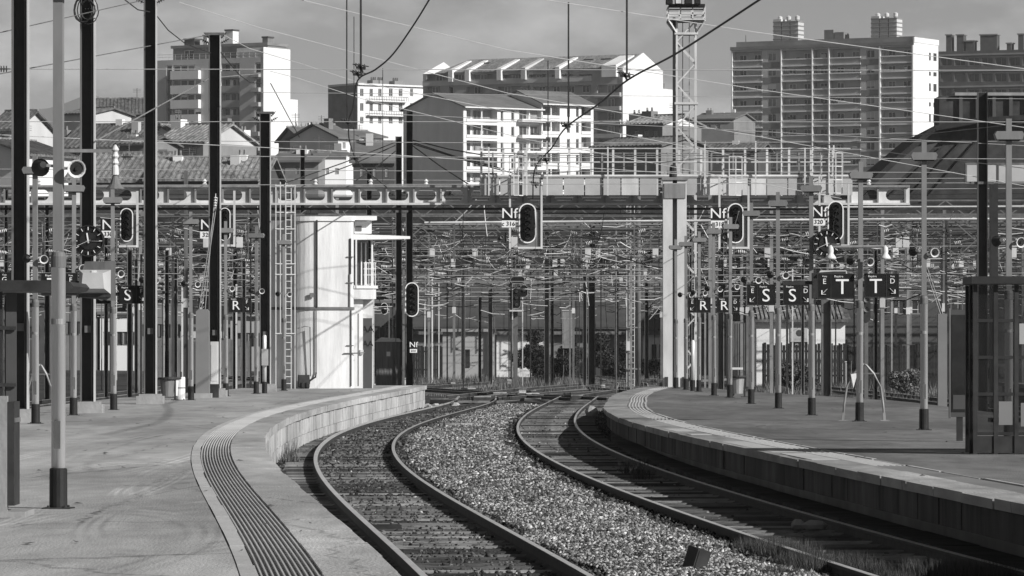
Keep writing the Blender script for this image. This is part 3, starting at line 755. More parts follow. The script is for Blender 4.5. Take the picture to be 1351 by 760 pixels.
# monitor hood behind the T signs
dh = dpl(556)+1.2; k = dh/6400
t = thing('monitor_hood', 'dark hooded monitor with a pale top behind the left T sign', 'monitor', (X(1100, dh), dh, Z(372, dh)))
MB().slab([(-28*k, -22*k), (-28*k, 12*k), (0, 14*k), (16*k, 14*k), (16*k, -14*k)], 0, .3).build('case', 'dark_metal', t)
m = MB(); m.add([(-22*k, -.05, 10*k), (18*k, -.05, 10*k), (18*k, .3, 15.5*k), (-16*k, .3, 15.5*k), (-22*k, -.05, 8*k), (18*k, -.05, 8*k), (18*k, .3, 8*k), (-16*k, .3, 8*k)],
                [(0, 1, 2, 3), (4, 5, 1, 0), (5, 6, 2, 1), (6, 7, 3, 2), (7, 4, 0, 3), (7, 6, 5, 4)]); m.build('lid', 'galv_pale', t)
MB().box(-1, .9, .1, .16, -.05, .02).build('arm', 'dark_metal', t)
# two pale hanging lamps by the right clock
for px, lab in ((1096, 'pale bell lamp hanging in front of the right clock'), (1168, 'pale bell lamp hanging right of the T post')):
    dl = dpl(556)-.4; t = thing('bell_lamp', lab, 'lamp', (X(px, dl), dl, Z(333, dl)), 0, 'pale bell lamps')
    MB().lathe([(.02, .14), (.05, .1), (.06, .02), (.05, -.02), (.1, -.09), (.11, -.13), (.05, -.12)], n=16).build('shade', 'galv_pale', t, smooth=True)
    MB().bar((0, 0, .12), (0, 0, .2), .03).build('socket', 'dark_metal', t)
dl = dpl(556)-.4
tag(MB().tube([P(1093, 326, dl), P(1172, 325, dl)], .03, 8).build('lamp_tube', 'galv'), 'pale horizontal tube carrying two bell lamps across the T post', 'tube')

# ------------------------------------------------------------------ white tube arches
def arch(label, pxl, pxr, py0, pxt, pyt, d, m_):
    t = thing('tube_arch', label, 'barrier', (X((pxl+pxr)/2, d), d, PZ), 0, 'tube arches on the platforms')
    k = d/6400; W = (pxr-pxl)/2*k; H = (py0-pyt)*k
    for s in (-1, 1):
        pts = [(s*W, 0, 0), (s*W*.93, 0, H*.3), (s*W*.8, 0, H*.6), (s*W*.5, 0, H*.83), (s*W*.12, 0, H*.98), (0, 0, H)]
        MB().tube(pts, .022, 8).build('leg', m_, t, smooth=True)
        m = MB(); m.prism([(s*W-.09, -.06), (s*W+.09, -.06), (s*W+.09, .06), (s*W-.09, .06)], 0, .015); m.bar((s*W*1.0, 0, .01), (s*W*.97, 0, .16), .05, .09); m.build('foot', m_, t)
    MB().box(-W*.65, W*.75, -.015, .015, H*.82, H*.845).build('cross_bar', 'galv_mid', t)
    return t, W, H
t, W, H = arch('white tube arch around the T lamp post, with a folded white flap', 1112, 1167, 556, 1139, 481, dpl(555)-.25, 'galv')
m = MB(); m.add([(-W*.62, -.03, H*.82), (-W*.3, -.03, H*.84), (-W*.5, -.04, H*.58), (-W*.62, 0, H*.81), (-W*.3, 0, H*.83), (-W*.5, -.01, H*.57)], [(0, 2, 1), (3, 4, 5), (0, 1, 4, 3), (1, 2, 5, 4), (2, 0, 3, 5)]); m.build('flap', 'white_paint', t)
arch('grey tube arch half hidden by the nearest lamp post on the left', 34, 71, 557, 52, 481, dpl(557), 'galv')

# ------------------------------------------------------------------ low parapet and shelter at the left edge
d = 42.0; k = d/6400
t = thing('low_parapet', 'low concrete parapet with a dark steel side plate at the left edge', 'parapet', (X(0, d), d, PZ))
MB().box(-2.6, .06, 0, .12, 0, 1.05).build('wall', 'concrete', t)
MB().box(.064, .12, .02, .5, .1, 1.0).build('side_plate', 'dark_metal', t)
MB().box(.0, .22, -.04, .8, -.005, .05).build('footing_plate', 'concrete', t)
MB().box(.121, .13, .03, .48, .82, .86).build('side_strip', 'galv_mid', t)
d = 68.0
t = thing('waiting_shelter', 'dark shelter with ribbed wall and rounded roof edge at the left edge', 'shelter', (X(0, d), d, PZ))
zr = Z(384, d)-PZ; k = d/6400
MB().slab([(-1.5, zr), (82*k, zr-.0), (93*k, zr+.02), (97*k, zr+.07), (92*k, zr+.13), (80*k, zr+.15), (-1.5, zr+.16)], 0, 2.6).build('roof', 'dark_metal', t)
for i in range(6): MB().box(-1.0+.21*i, -.85+.21*i, .3, .33, .1, zr-.02).build('panel', 'render_dark', t)
for i in range(5): MB().box(-1.03+.25*i, -1.0+.25*i, .26, .36, 0, zr-.01).build('post', 'black_steel', t)
for z in (.1, .9, 1.7): MB().box(-1.1, .2, .24, .28, z, z+.05).build('rail', 'dark_metal', t)

# ------------------------------------------------------------------ glass shelter and information panel on the right platform
d = 68.0
x0 = X(1282, 66.5); x1 = x0+3.6
t = thing('waiting_shelter', 'dark framed glass shelter with three rows of panes on the right platform', 'shelter', (x0, 66, PZ))
zr = 2.32; Wd = 3.6
MB().box(-.06, Wd+.2, -.15, 1.2, zr, zr+.1).build('roof', 'dark_metal', t)
xs = [0, .28, .56, .84, 1.4, 2.0, 2.8, 3.6]
for x in xs:
    MB().box(x-.028, x+.028, -.03, .03, 0, zr-.01).build('post', 'dark_metal', t)
for z in (.28, .82, 1.32, 1.82):
    for a, b in zip(xs, xs[1:]): MB().box(a+.03, b-.03, -.022, .022, z-.022, z+.022).build('transom', 'black_steel', t)
rows = [(.3, .8), (.84, 1.3), (1.34, 1.8), (1.84, 2.3)]
for a, b in zip(xs, xs[1:]):
    for z0, z1 in rows: MB().box(a+.03, b-.03, -.006, .006, z0, z1).build('pane', 'glass_clear', t)
MB().box(.03, 3.57, -.01, .01, .02, .25).build('kick_plate', 'dark_metal', t)
for y in (.55, 1.1):
    MB().box(-.03, .03, y-.03, y+.03, 0, zr-.01).build('post', 'black_steel', t)
for i, (y0, y1) in enumerate(((.04, .51), (.59, 1.06))):
    for z0, z1 in rows: MB().box(-.006, .006, y0, y1, z0, z1).build('pane', 'glass_clear', t)
# things pasted on the panes
for x0_, x1_, z0_, z1_, mm in ((.6, .8, 1.5, 1.78, 'render_grey'), (.32, .52, .4, .72, 'render_mid'), (.62, .8, .38, .7, 'render_mid'), (.9, 1.3, .4, .7, 'render_dark')):
    MB().box(x0_, x1_, -.012, -.0075, z0_, z1_).build('poster', mm, t)
MB().box(.3, 3.2, .9, 1.3, .42, .48).build('bench', 'wood_grey', t)
d = 74.5
t = thing('information_panel', 'tall glazed information panel on one leg beside the glass shelter', 'panel', (X(1266, d), d, PZ)); k = d/6400
MB().box(-13*k, 13*k, -.05, .05, .38, 2.03).build('case', 'render_dark', t)
MB().box(-11*k, 10*k, -.058, -.051, .46, 1.95).build('pane', 'glass_old', t)
MB().box(12*k, 14*k, -.07, .07, .36, 2.05).build('frame', 'galv_mid', t)
MB().box(-14*k, -12*k, -.06, .06, .36, 2.05).build('frame', 'galv_mid', t)
MB().box(-4*k, 4*k, -.04, .04, .012, .38).build('leg', 'dark_metal', t)
MB().box(-.2, .2, -.14, .14, 0, .012).build('foot_plate', 'galv_mid', t)
MB().box(-9*k, 8*k, -.062, -.0585, .5, .72).build('poster', 'render_dark', t)

# ------------------------------------------------------------------ concrete stub column with guy ropes, cupboards
d = dpl(525)
t = thing('anchor_block', 'grey concrete stub column with sloping top beside a black mast', 'anchor', (X(267.5, d), d, PZ)); k = d/6400
MB().slab([(-9*k, .0), (9*k, 0), (8.5*k, 114*k), (6*k, 117*k), (-5*k, 117*k), (-8.5*k, 114*k)], -.2, .2).build('column', 'render_mid', t)
MB().box(-12*k, 12*k, -.3, .3, -.01, .13).build('footing', 'concrete', t)
for a, b, nm in ((-5, 17, 'guy_rope'), (-2, 19, 'guy_rope'), (3, 15, 'guy_rope')):
    MB().tube([(a*k, 0, 115*k), (b*k, .2, 265*k)], .012, 5).build(nm, 'galv', t)
insul_m = MB(); insul(insul_m, (15.5*k, .18, 250*k), (.05, 0, 1), 20*k, .05, 4); insul_m.build('insulator', 'galv_pale', t)
for px, m_, lab in ((256, 'white_paint', 'white cupboard just left of the concrete stub column'), (283, 'galv_pale', 'pale cupboard just right of the concrete stub column')):
    dd = d+.6; t = thing('cupboard', lab, 'cabinet', (X(px, dd), dd, PZ)); k = dd/6400
    MB().box(-5*k, 5*k, -.15, .15, 18*k, 74*k).build('case', m_, t)
    MB().box(-4*k, 4*k, -.16, -.151, 22*k, 70*k).build('door', m_, t)
    MB().box(-5.4*k, 5.4*k, -.17, .17, 0, 18*k).build('base', 'dark_metal', t)
# litter clusters
def litter_bin(label, px, by, m_):
    d = dpl(by); t = thing('litter_bin', label, 'bin', (X(px, d), d, PZ), 0, 'litter bins')
    MB().lathe([(.16, .1), (.2, .55), (.17, .6), (.14, .6)], n=14).build('bag', m_, t)
    MB().lathe([(.25, .55), (.26, .58), (.25, .61)], n=18).build('rim', 'dark_metal', t)
    MB().bar((.2, 0, 0), (.2, 0, .75), .05).build('stand', 'dark_metal', t)
    MB().box(.1, .3, -.1, .1, 0, .02).build('foot', 'dark_metal', t)
litter_bin('bulging litter bag on a stand left of the S lamp post', 973, 524, 'galv')
litter_bin('dark litter bin with a wide ring beside a white drum on the left', 221, 528, 'galv_mid')
litter_bin('pale crumpled litter bag between the ringed bin and the white drum', 229, 527, 'galv_pale')
d = dpl(527); t = thing('white_drum', 'white cylindrical drum beside the litter bins on the left', 'drum', (X(238, d), d, PZ))
MB().lathe([(.13, 0), (.13, .58), (.12, .61)], n=18).build('drum', 'white_paint', t, smooth=False); MB().lathe([(.135, .3), (.135, .33)], n=18).build('hoop', 'galv_mid', t)
d = dpl(523); t = thing('push_trolley', 'small dark cart with a pale lid beside the litter bag', 'cart', (X(966, d), d, PZ))
MB().box(-.08, .12, -.2, .2, .12, .75).build('body', 'dark_metal', t); MB().box(-.1, .3, -.22, .22, .77, .83).build('lid', 'galv_pale', t)
for y in (-.18, .18): MB().lathe([(.06, -.02), (.06, .02)], (0, y, .06), (0, 1, 0), 10).build('wheel', 'rubber', t)

# ------------------------------------------------------------------ rocks and lost pieces on the track
def rock(label, x, y, z, sx, sy, sz, m_, seed, name='rock'):
    r = random.Random(seed); m = MB(); n = 9; vs = []; rings = [(.35, -.5), (.85, -.3), (1, .05), (.8, .35), (.4, .5)]
    for rr, h in rings:
        for j in range(n):
            a = 2*math.pi*j/n; q = rr*r.uniform(.85, 1.12); vs.append((q*math.cos(a)*sx, q*math.sin(a)*sy, (h+r.uniform(-.06, .06))*sz))
    fs = [(i*n+j, i*n+(j+1) % n, (i+1)*n+(j+1) % n, (i+1)*n+j) for i in range(4) for j in range(n)]+[tuple(range(n))[::-1], tuple(4*n+j for j in range(n))]
    m.add(vs, fs); tag(m.build(name, m_, None, (x, y, z)), label, name.replace('_', ' '))
d = F*2.0/(540-HY); rock('round pale rock beside the far bend of the right rail', X(780, d), d-.3, .02, .2, .2, .34, 'concrete', 1)
d = F*2.1/(690-HY); rock('long pale rock wedged against the rail by the weeds, at lower right', X(1074, d), d, -.03, .145, .09, .12, 'concrete', 2)
rock('smaller squarish pale rock touching the long rock by the weeds', X(1053, d+.4), d+.4, -.04, .09, .09, .13, 'concrete', 12)
d = F*2.1/(600-HY)
for (px, py, w_, lab) in ((603, 563, .34, 'dark plank end lying on the pale ballast near the left rail'), (506, 690, .2, 'dark block lying beside a sleeper of the left track')):
    d = F*2.15/(py-HY); m = MB(); m.box(-w_, w_, -.1, .1, 0, .1); o = m.build('timber_block', 'sleeper', None, (X(px, d), d, -.06 if py < 600 else -.17), rz=.25); tag(o, lab, 'timber')
d = F*2.1/(742-HY)
t = thing('marker_block', 'dark tilted square block standing in the ballast at the bottom right', 'marker', (X(917, d), d, -.03), .5)
m = MB(); m.box(-.075, .075, -.1, .1, -.06, .17); o = m.build('block', 'dark_metal', t); o.rotation_euler = (.15, .25, 0)
m = MB(); m.box(-.06, .06, -.108, -.102, -.02, .15); m.build('face_plate', 'dark_metal', t).rotation_euler = (.15, .25, 0)

# ------------------------------------------------------------------ weeds
def tuft(label, spots, n, h, m_, seed, name='weeds', spread=.25, wd=.012):
    r = np.random.default_rng(seed); vs = []; k = len(spots)
    for i in range(n):
        cx, cy, cz, sc = spots[r.integers(k)]; a = r.uniform(0, 6.28); q = spread*sc*math.sqrt(r.random())
        x, y = cx+q*math.cos(a), cy+q*math.sin(a); L = h*sc*r.uniform(.4, 1.1); t = r.uniform(0, 6.28); lean = r.uniform(.1, .7)*L
        dx, dy = math.cos(t), math.sin(t); w_ = wd*r.uniform(.7, 1.4)
        vs += [(x-dy*w_, y+dx*w_, cz), (x+dy*w_, y-dx*w_, cz), (x+dx*lean, y+dy*lean, cz+L)]
    m = MB(); m.add(vs, [(3*i, 3*i+1, 3*i+2) for i in range(n)]); o = m.build(name, m_); struct(o, 'stuff'); return o
sp = []
r = random.Random(5)
for px, py, s_ in ((1000, 712, .8), (1020, 716, 1), (1045, 720, 1), (1060, 735, 1), (1085, 740, 1), (1110, 735, .9), (1140, 742, .8), (1225, 745, .9), (1255, 750, 1), (1290, 748, .9), (1180, 752, .6), (1310, 752, .8), (1030, 748, .7)):
    d = F*2.2/(py+14-HY); sp.append((X(px, d), d, -.14, s_))
tuft('', sp, 16000, .24, 'grass_dark', 1, 'weeds', .32, .0035)
sp = []
for px, py, s_ in ((372, 575, .9), (366, 585, 1), (380, 600, .7), (432, 545, .8), (395, 570, .7), (445, 542, .6), (375, 592, .9)):
    d = F*2.25/(py+10-HY); sp.append((X(px, d), d, -.2, s_))
tuft('', sp, 1500, .45, 'grass', 2, 'weeds', .3, .008)
sp = [(X(846, 80)+.0, 80, -.2, .8), (X(838, 83), 83, -.2, 1), (X(700, 66), 66, -.14, .5), (X(715, 68), 68, -.14, .6)]
tuft('', sp, 500, .4, 'grass_dark', 3, 'weeds', .25, .008)
sp = []
for i in range(120):
    px = r.uniform(545, 860); d = r.uniform(225, 320); sp.append((X(px, d), d, -.26, r.uniform(.5, 1.3)))
for i in range(40):
    px = r.uniform(985, 1260); d = r.uniform(190, 250); sp.append((X(px, d), d, -.26, r.uniform(.6, 1.5)))
tuft('', sp, 9000, .5, 'grass', 4, 'dry_grass', 1.1, .014)
# ------------------------------------------------------------------ white signal cabin
d = 164.0; k = d/6400
t = thing('signal_cabin', 'white two storey signal cabin with rounded corner and canopy at the platform end', 'cabin', (X(430, d), d, PZ), math.radians(14))
ux = lambda px: (px-430)*k*1.05
uz = lambda py: (511-py)*k
ol = [(ux(363), 1.5), (ux(366), 1.0)]
for i in range(9):
    a = math.radians(8+ (82)*i/8); ol.append((ux(388)+.0-1.0*math.cos(a)*.55+.0, .75-.75*math.sin(a)))
ol = [(ux(363), 2.4), (ux(363), 1.25), (ux(389), .62)]
for i in range(9):
    a = math.radians(90*i/8); ol.append((ux(389)+.9*(1-math.cos(a)), .62-.62*math.sin(a)))
ol += [(ux(462), -.02), (ux(466), .05), (ux(466), 2.4)]
MB().prism(ol, -.02, uz(289)).build('wall', 'cabin_white', t)
def grow(pts, g, c=(0.0, 1.1)):
    return [(c[0]+(x-c[0])*(1+g/2.2), c[1]+(y-c[1])*(1+g/1.2)) for x, y in pts]
MB().prism(grow(ol, .05), uz(407), uz(403.5)).build('string_course', 'galv_mid', t)
MB().prism(grow(ol[2:], .06), uz(290), uz(284)).build('roof_edge', 'white_paint', t)
# right bay: lower wall, recessed balcony, canopy and upper block
MB().box(ux(466)+.002, ux(480), .3, 2.2, -.02, uz(378)).build('bay_wall', 'cabin_white', t)
MB().box(ux(480), ux(495), .55, 2.2, -.02, uz(378)).build('bay_wall', 'cabin_white', t)
MB().box(ux(482), ux(493.5), .51, .56, 0, uz(418)).build('door', 'render_dark', t)
text('AA', .32, 'black_gloss', t, (ux(488), .5, uz(433)), 'graffiti'); text('AA', .28, 'black_gloss', t, (ux(488), .5, uz(452)), 'graffiti')
MB().box(ux(466)+.003, ux(494), 1.2, 2.2, uz(378), uz(312)).build('back_wall', 'render_pale', t)
for a, b in ((469, 476), (477.5, 483), (484.5, 489), (490, 494)):
    fr = MB().box(ux(a), ux(b), 1.13, 1.19, uz(372), uz(318)).build('window', 'pane', t)
    MB().box(ux(a)-.02, ux(a)+.02, 1.08, 1.2, uz(374), uz(317)).build('mullion', 'white_paint', fr)
MB().box(ux(468), ux(470), .0, .12, uz(378), uz(314)).build('column', 'cabin_white', t)
MB().box(ux(491), ux(493), .3, .4, uz(378), uz(314)).build('column', 'cabin_white', t)
MB().box(ux(466)+.004, ux(497), .02, 1.2, uz(379), uz(375)).build('balcony_slab', 'white_paint', t)
MB().box(ux(466)+.004, ux(495), .06, 1.2, uz(393), uz(380)).build('balcony_wall', 'cabin_white', t)
for i in range(6): MB().bar((ux(480+2.8*i), .05, uz(375)), (ux(480+2.8*i), .05, uz(345)), .02).build('baluster', 'white_paint', t)
for y in (345, 353, 361): MB().bar((ux(479), .05, uz(y)), (ux(495), .05, uz(y)), .025).build('hand_rail', 'white_paint', t)
MB().slab([(ux(466)+.005, uz(314.5)), (ux(539), uz(313)), (ux(539), uz(309.5)), (ux(466)+.005, uz(307))], .06, 1.9).build('canopy', 'white_paint', t)
MB().box(ux(470), ux(492), .4, 2.0, uz(306), uz(289.5)).build('roof_block', 'white_paint', t)
MB().box(ux(449), ux(496), .05, 2.3, uz(288.5), uz(283)).build('roof_slab', 'white_paint', t)
for a, b in ((481, 486), (482, 482)): pass
MB().box(ux(471), ux(479), .38, .41, uz(303), uz(296)).build('vent', 'galv_mid', t)
# pipes, conduits, lamps and drips on the front
for px, y0, y1, mm in ((418, 289, 404, 'dark_metal'), (417, 407, 492, 'galv_mid'), (461, 313, 360, 'dark_metal'), (460, 360, 404, 'galv_mid'), (462, 408, 508, 'galv_mid'), (471, 412, 508, 'galv_mid')):
    MB().tube([(ux(px), -.05, uz(y0)), (ux(px), -.05, uz(y1))], .03 if mm == 'dark_metal' else .022, 6).build('conduit', mm, t)
MB().tube([(ux(417), -.06, uz(490)), (ux(416), -.08, uz(496)), (ux(409), -.1, uz(500)), (ux(408), -.1, uz(505))], .03, 6).build('hose', 'rubber', t)
MB().tube([(ux(397), -.1, uz(431)), (ux(402), -.1, uz(429)), (ux(409), -.08, uz(430)), (ux(410), -.05, uz(495))], .018, 6).build('lamp_bracket', 'galv_mid', t)
MB().lathe([(.03, 0), (.1, -.06), (.02, -.02)], (ux(396), -.12, uz(430)), n=10).build('lamp', 'galv', t)
MB().box(ux(409), ux(414), -.06, -.02, uz(391), uz(385)).build('sign_plate', 'galv_mid', t)
MB().box(ux(394), ux(408), -.16, -.02, uz(509), uz(493)).build('floor_box', 'dark_metal', t)
for px in (397, 403): 
    MB().lathe([(.06, 0), (.09, .04), (.09, .16), (.06, .2)], (ux(px), -.35, 0), n=10).build('bollard', 'rubber', t)
for y in (338, 372, 455):
    MB().box(ux(456), ux(465), -.06, -.03, uz(y), uz(y-1.2)).build('pipe_clip', 'galv_mid', t)
MB().tube([(ux(452), -.05, uz(465)), (ux(480), -.05, uz(464))], .02, 5).build('conduit', 'galv_mid', t)
MB().box(ux(476), ux(480), .22, .3, uz(466), uz(460)).build('junction_box', 'galv_pale', t)
# the grey ladder and pipe stack left of the cabin
d2 = 162.6; k2 = d2/6400; t = thing('access_ladder', 'tall pale caged ladder against the shaded left flank of the white cabin', 'ladder', (X(376, d2), d2, PZ))
zz = lambda py: (dpl(1)*0+(454-py)*k2+1.5)
for px, top in ((364, 243), (370, 240), (377, 241), (384, 243), (389, 245)):
    MB().bar(((px-376)*k2, 0 if px < 380 else .15, 0 if px > 380 or px < 366 else zz(440)), ((px-376)*k2, 0 if px < 380 else .15, zz(top)), .035).build('stile', 'galv_pale', t)
for i in range(30): MB().bar(((377-376)*k2, 0, zz(506-9*i)), ((384-376)*k2, .15, zz(506-9*i)), .018).build('rung', 'galv_pale', t)
for y in (245, 280, 302, 348, 362, 440): MB().bar(((363-376)*k2, -.03, zz(y)), ((390-376)*k2, .1, zz(y)), .03).build('hoop', 'galv_pale', t)
# equipment hut with pitched top
d = 178.0; k = d/6400; t = thing('equipment_hut', 'grey slatted hut with a pale gabled top right of the white cabin', 'hut', (X(513, d), d, -.2))
hz = lambda py: Z(py, d)+.2
for i in range(9):
    a = -17+3.6*i; MB().box(a*k, (a+3.3)*k, -.02-.012*(i % 2), .05, .05, hz(451)).build('plank', 'wood_grey', t)
MB().box(-17.4*k, 15.8*k, .055, 1.0, 0, hz(451)).build('body', 'render_mid', t)
MB().slab([(-19*k, hz(451)), (17.5*k, hz(451)), (14*k, hz(446.5)), (-10*k, hz(445))], -.1, 1.1).build('roof', 'concrete_pale', t)
MB().box(-3*k, 2*k, -.05, -.034, hz(470), hz(464)).build('warning_plate', 'galv_pale', t)

# ------------------------------------------------------------------ pale gantry with oval holes, its column, walkway
d = 173.0; k = d/6400
gz = lambda py: Z(py, d)
t = thing('signal_gantry', 'pale steel gantry beam with oval holes spanning all the tracks', 'gantry', (0, d, 0))
def oval_web(px0, px1, n):
    m = MB(); zt, zb = gz(247.5), gz(267.5); zc = (zt+zb)/2
    for i in range(n):
        a = X(px0+(px1-px0)*i/n, d); b = X(px0+(px1-px0)*(i+1)/n, d); c = (a+b)/2; hw = (b-a)*.36; hh = (zt-zb)*.36; S = 16; vs = []; fs = []
        outer = []; inner = []
        for j in range(S):
            an = 2*math.pi*j/S+math.pi/S; cx_, sz_ = math.cos(an), math.sin(an)
            ix = (hw-hh)*(1 if cx_ > 0 else -1)+hh*cx_; iz = hh*sz_; inner.append((c+ix, zc+iz))
            if abs(cx_)*(zt-zb) > abs(sz_)*(b-a): ox = (b-a)/2*(1 if cx_ > 0 else -1); oz = (b-a)/2/abs(cx_)*sz_
            else: oz = (zt-zb)/2*(1 if sz_ > 0 else -1); ox = (zt-zb)/2/abs(sz_)*cx_
            outer.append((c+ox, zc+oz))
        cors = [(a, zb), (b, zb), (b, zt), (a, zt)]
        for y in (0, .02):
            vs += [(x, y, z) for x, z in outer]+[(x, y, z) for x, z in inner]
        vs += [(x, 0, z) for x, z in cors]
        for j in range(S):
            q = (j+1) % S
            fs += [(j, q, S+q, S+j), (2*S+q, 2*S+j, 3*S+j, 3*S+q), (S+j, S+q, 3*S+q, 3*S+j)]
            if abs(outer[j][0]-outer[q][0]) > 1e-6 and abs(outer[j][1]-outer[q][1]) > 1e-6:
                x = b if outer[j][0]+outer[q][0] > 2*c else a; z = zt if outer[j][1]+outer[q][1] > 2*zc else zb
                fs.append((j, q, 4*S+cors.index((x, z))))
        m.add(vs, fs)
    return m
oval_web(-40, 1200, 34).build('web', 'galv_pale', t)
MB().box(X(-40, d), X(1200, d), -.16, .18, gz(247.3), gz(244.5)).build('top_flange', 'galv', t)
MB().box(X(-40, d), X(1200, d), -.16, .18, gz(270.5), gz(267.7)).build('bottom_flange', 'galv_pale', t)
for px in range(-30, 1200, 36): MB().box(X(px, d)-.03, X(px, d)+.03, -.1, -.005, gz(267.4), gz(247.6)).build('stiffener', 'galv', t)
for px in range(-22, 1190, 73): MB().lathe([(.05, 0), (.09, .03), (.05, .1), (.09, .14), (.03, .22)], (X(px, d), -.05, gz(244.4)), n=8).build('insulator', 'galv_pale', t)
# second, slimmer beam right behind with rods under it
MB().box(X(-40, d), X(1351, d), .9, 1.1, gz(276), gz(273)).build('rear_beam', 'dark_metal', t)
d = 170.4; k = d/6400
t = thing('gantry_column', 'tall pale grey box column standing at the tip of the right platform', 'column', (X(890, d), d, PZ))
zt = Z(238, d)-PZ
MB().box(-15.5*k, -3*k, -.3, .35, 0, zt).build('flange', 'galv_pale', t)
MB().box(3*k, 15.5*k, -.3, .35, 0, zt).build('flange', 'galv_pale', t)
MB().box(-3*k+.002, 3*k-.002, -.1, .3, 0, zt-.01).build('web', 'galv_mid', t)
MB().box(-17*k, 17*k, -.36, .4, zt+.002, zt+.1).build('cap', 'galv', t)
MB().box(-14*k, 14*k, -.34, -.304, Z(262, d)-PZ, Z(242, d)-PZ).build('bracket_plate', 'galv', t)
for px in (-13, 10): MB().box(px*k, (px+4)*k, -.36, -.305, 0, .35).build('foot', 'dark_metal', t)
MB().lathe([(.12, 0), (.14, .05), (.12, .4), (.05, .45)], (-2*k, 0, zt+.1), n=10).build('cap_drum', 'dark_metal', t)
d = 171.6; k = d/6400; gz2 = lambda py: Z(py, d)
t = thing('signal_walkway', 'pale panelled walkway with railings on top of the gantry', 'walkway', (0, d, 0))
px = 636
while px < 1118:
    w_ = rnd.choice((24, 28, 34)); 
    if 872 < px+w_/2 < 905: px += w_; continue
    o = MB().box(X(px, d), X(px+w_-1.5, d), -.05, -.02, gz2(257.5), gz2(235.5)).build('panel', rnd.choice(('panel_grey', 'galv_pale', 'panel_grey')), t)
    px += w_
for px in list(range(635, 1125, 29)): MB().box(X(px, d)-.04, X(px, d)+.04, -.02, .05, gz2(258), gz2(195)).build('post', 'galv_pale', t)
for py, r_ in ((196, .022), (214, .025), (232.5, .06), (205, .012)): MB().tube([(X(634, d), -.03, gz2(py)), (X(1122, d), -.03, gz2(py))], r_, 6).build('rail', 'galv_pale' if py != 205 else 'galv', t)
MB().box(X(634, d), X(1122, d), 0, .9, gz2(236), gz2(234.5)).build('deck', 'galv_mid', t)
for px in range(650, 1120, 29): MB().box(X(px, d)-.03, X(px, d)+.03, .86, .92, gz2(234), gz2(200)).build('post', 'galv', t)
MB().tube([(X(634, d), .9, gz2(201)), (X(1122, d), .9, gz2(201))], .02, 6).build('rail', 'galv', t)
# hanging ladder baskets
for px0, px1, y0, y1, lab in ((672, 690, 206, 258, 'pale ladder basket above the central hanging signal'), (953, 979, 207, 258, 'pale ladder basket on the walkway above the signal right of the column'), (1084, 1111, 202, 255, 'pale ladder basket above the signal behind the right clock')):
    dd = 171.2; b = thing('ladder_basket', lab, 'ladder', (X(px0, dd), dd, Z(y1, dd)), 0, 'ladder baskets on the gantry'); k = dd/6400; H_ = (y1-y0)*k; W_ = (px1-px0)*k
    for i in range(4): MB().bar((W_*i/3, -.3 if 0 < i < 3 else 0, 0), (W_*i/3, -.3 if 0 < i < 3 else 0, H_), .035).build('bar', 'galv_pale', b)
    for i in range(4):
        m = MB(); z = H_*i/3; m.bar((0, 0, z), (W_/3, -.3, z), .03); m.bar((W_/3, -.3, z), (2*W_/3, -.3, z), .03); m.bar((2*W_/3, -.3, z), (W_, 0, z), .03); m.build('hoop', 'galv_pale', b)
# tall thin rods beside the baskets
for i, px in enumerate((645, 695, 722, 802, 930, 997, 1062, 1100)):
    dd = 171.4; tag(MB().bar(P(px, 258, dd), P(px, 194-(i % 3)*4, dd), .05).build('railing_rod', 'galv_pale'), f'pale upright rod on the gantry walkway, {("first", "second", "third", "fourth", "fifth", "sixth", "seventh", "eighth")[i]} counting from the left end', 'rod', 'upright rods on the walkway')

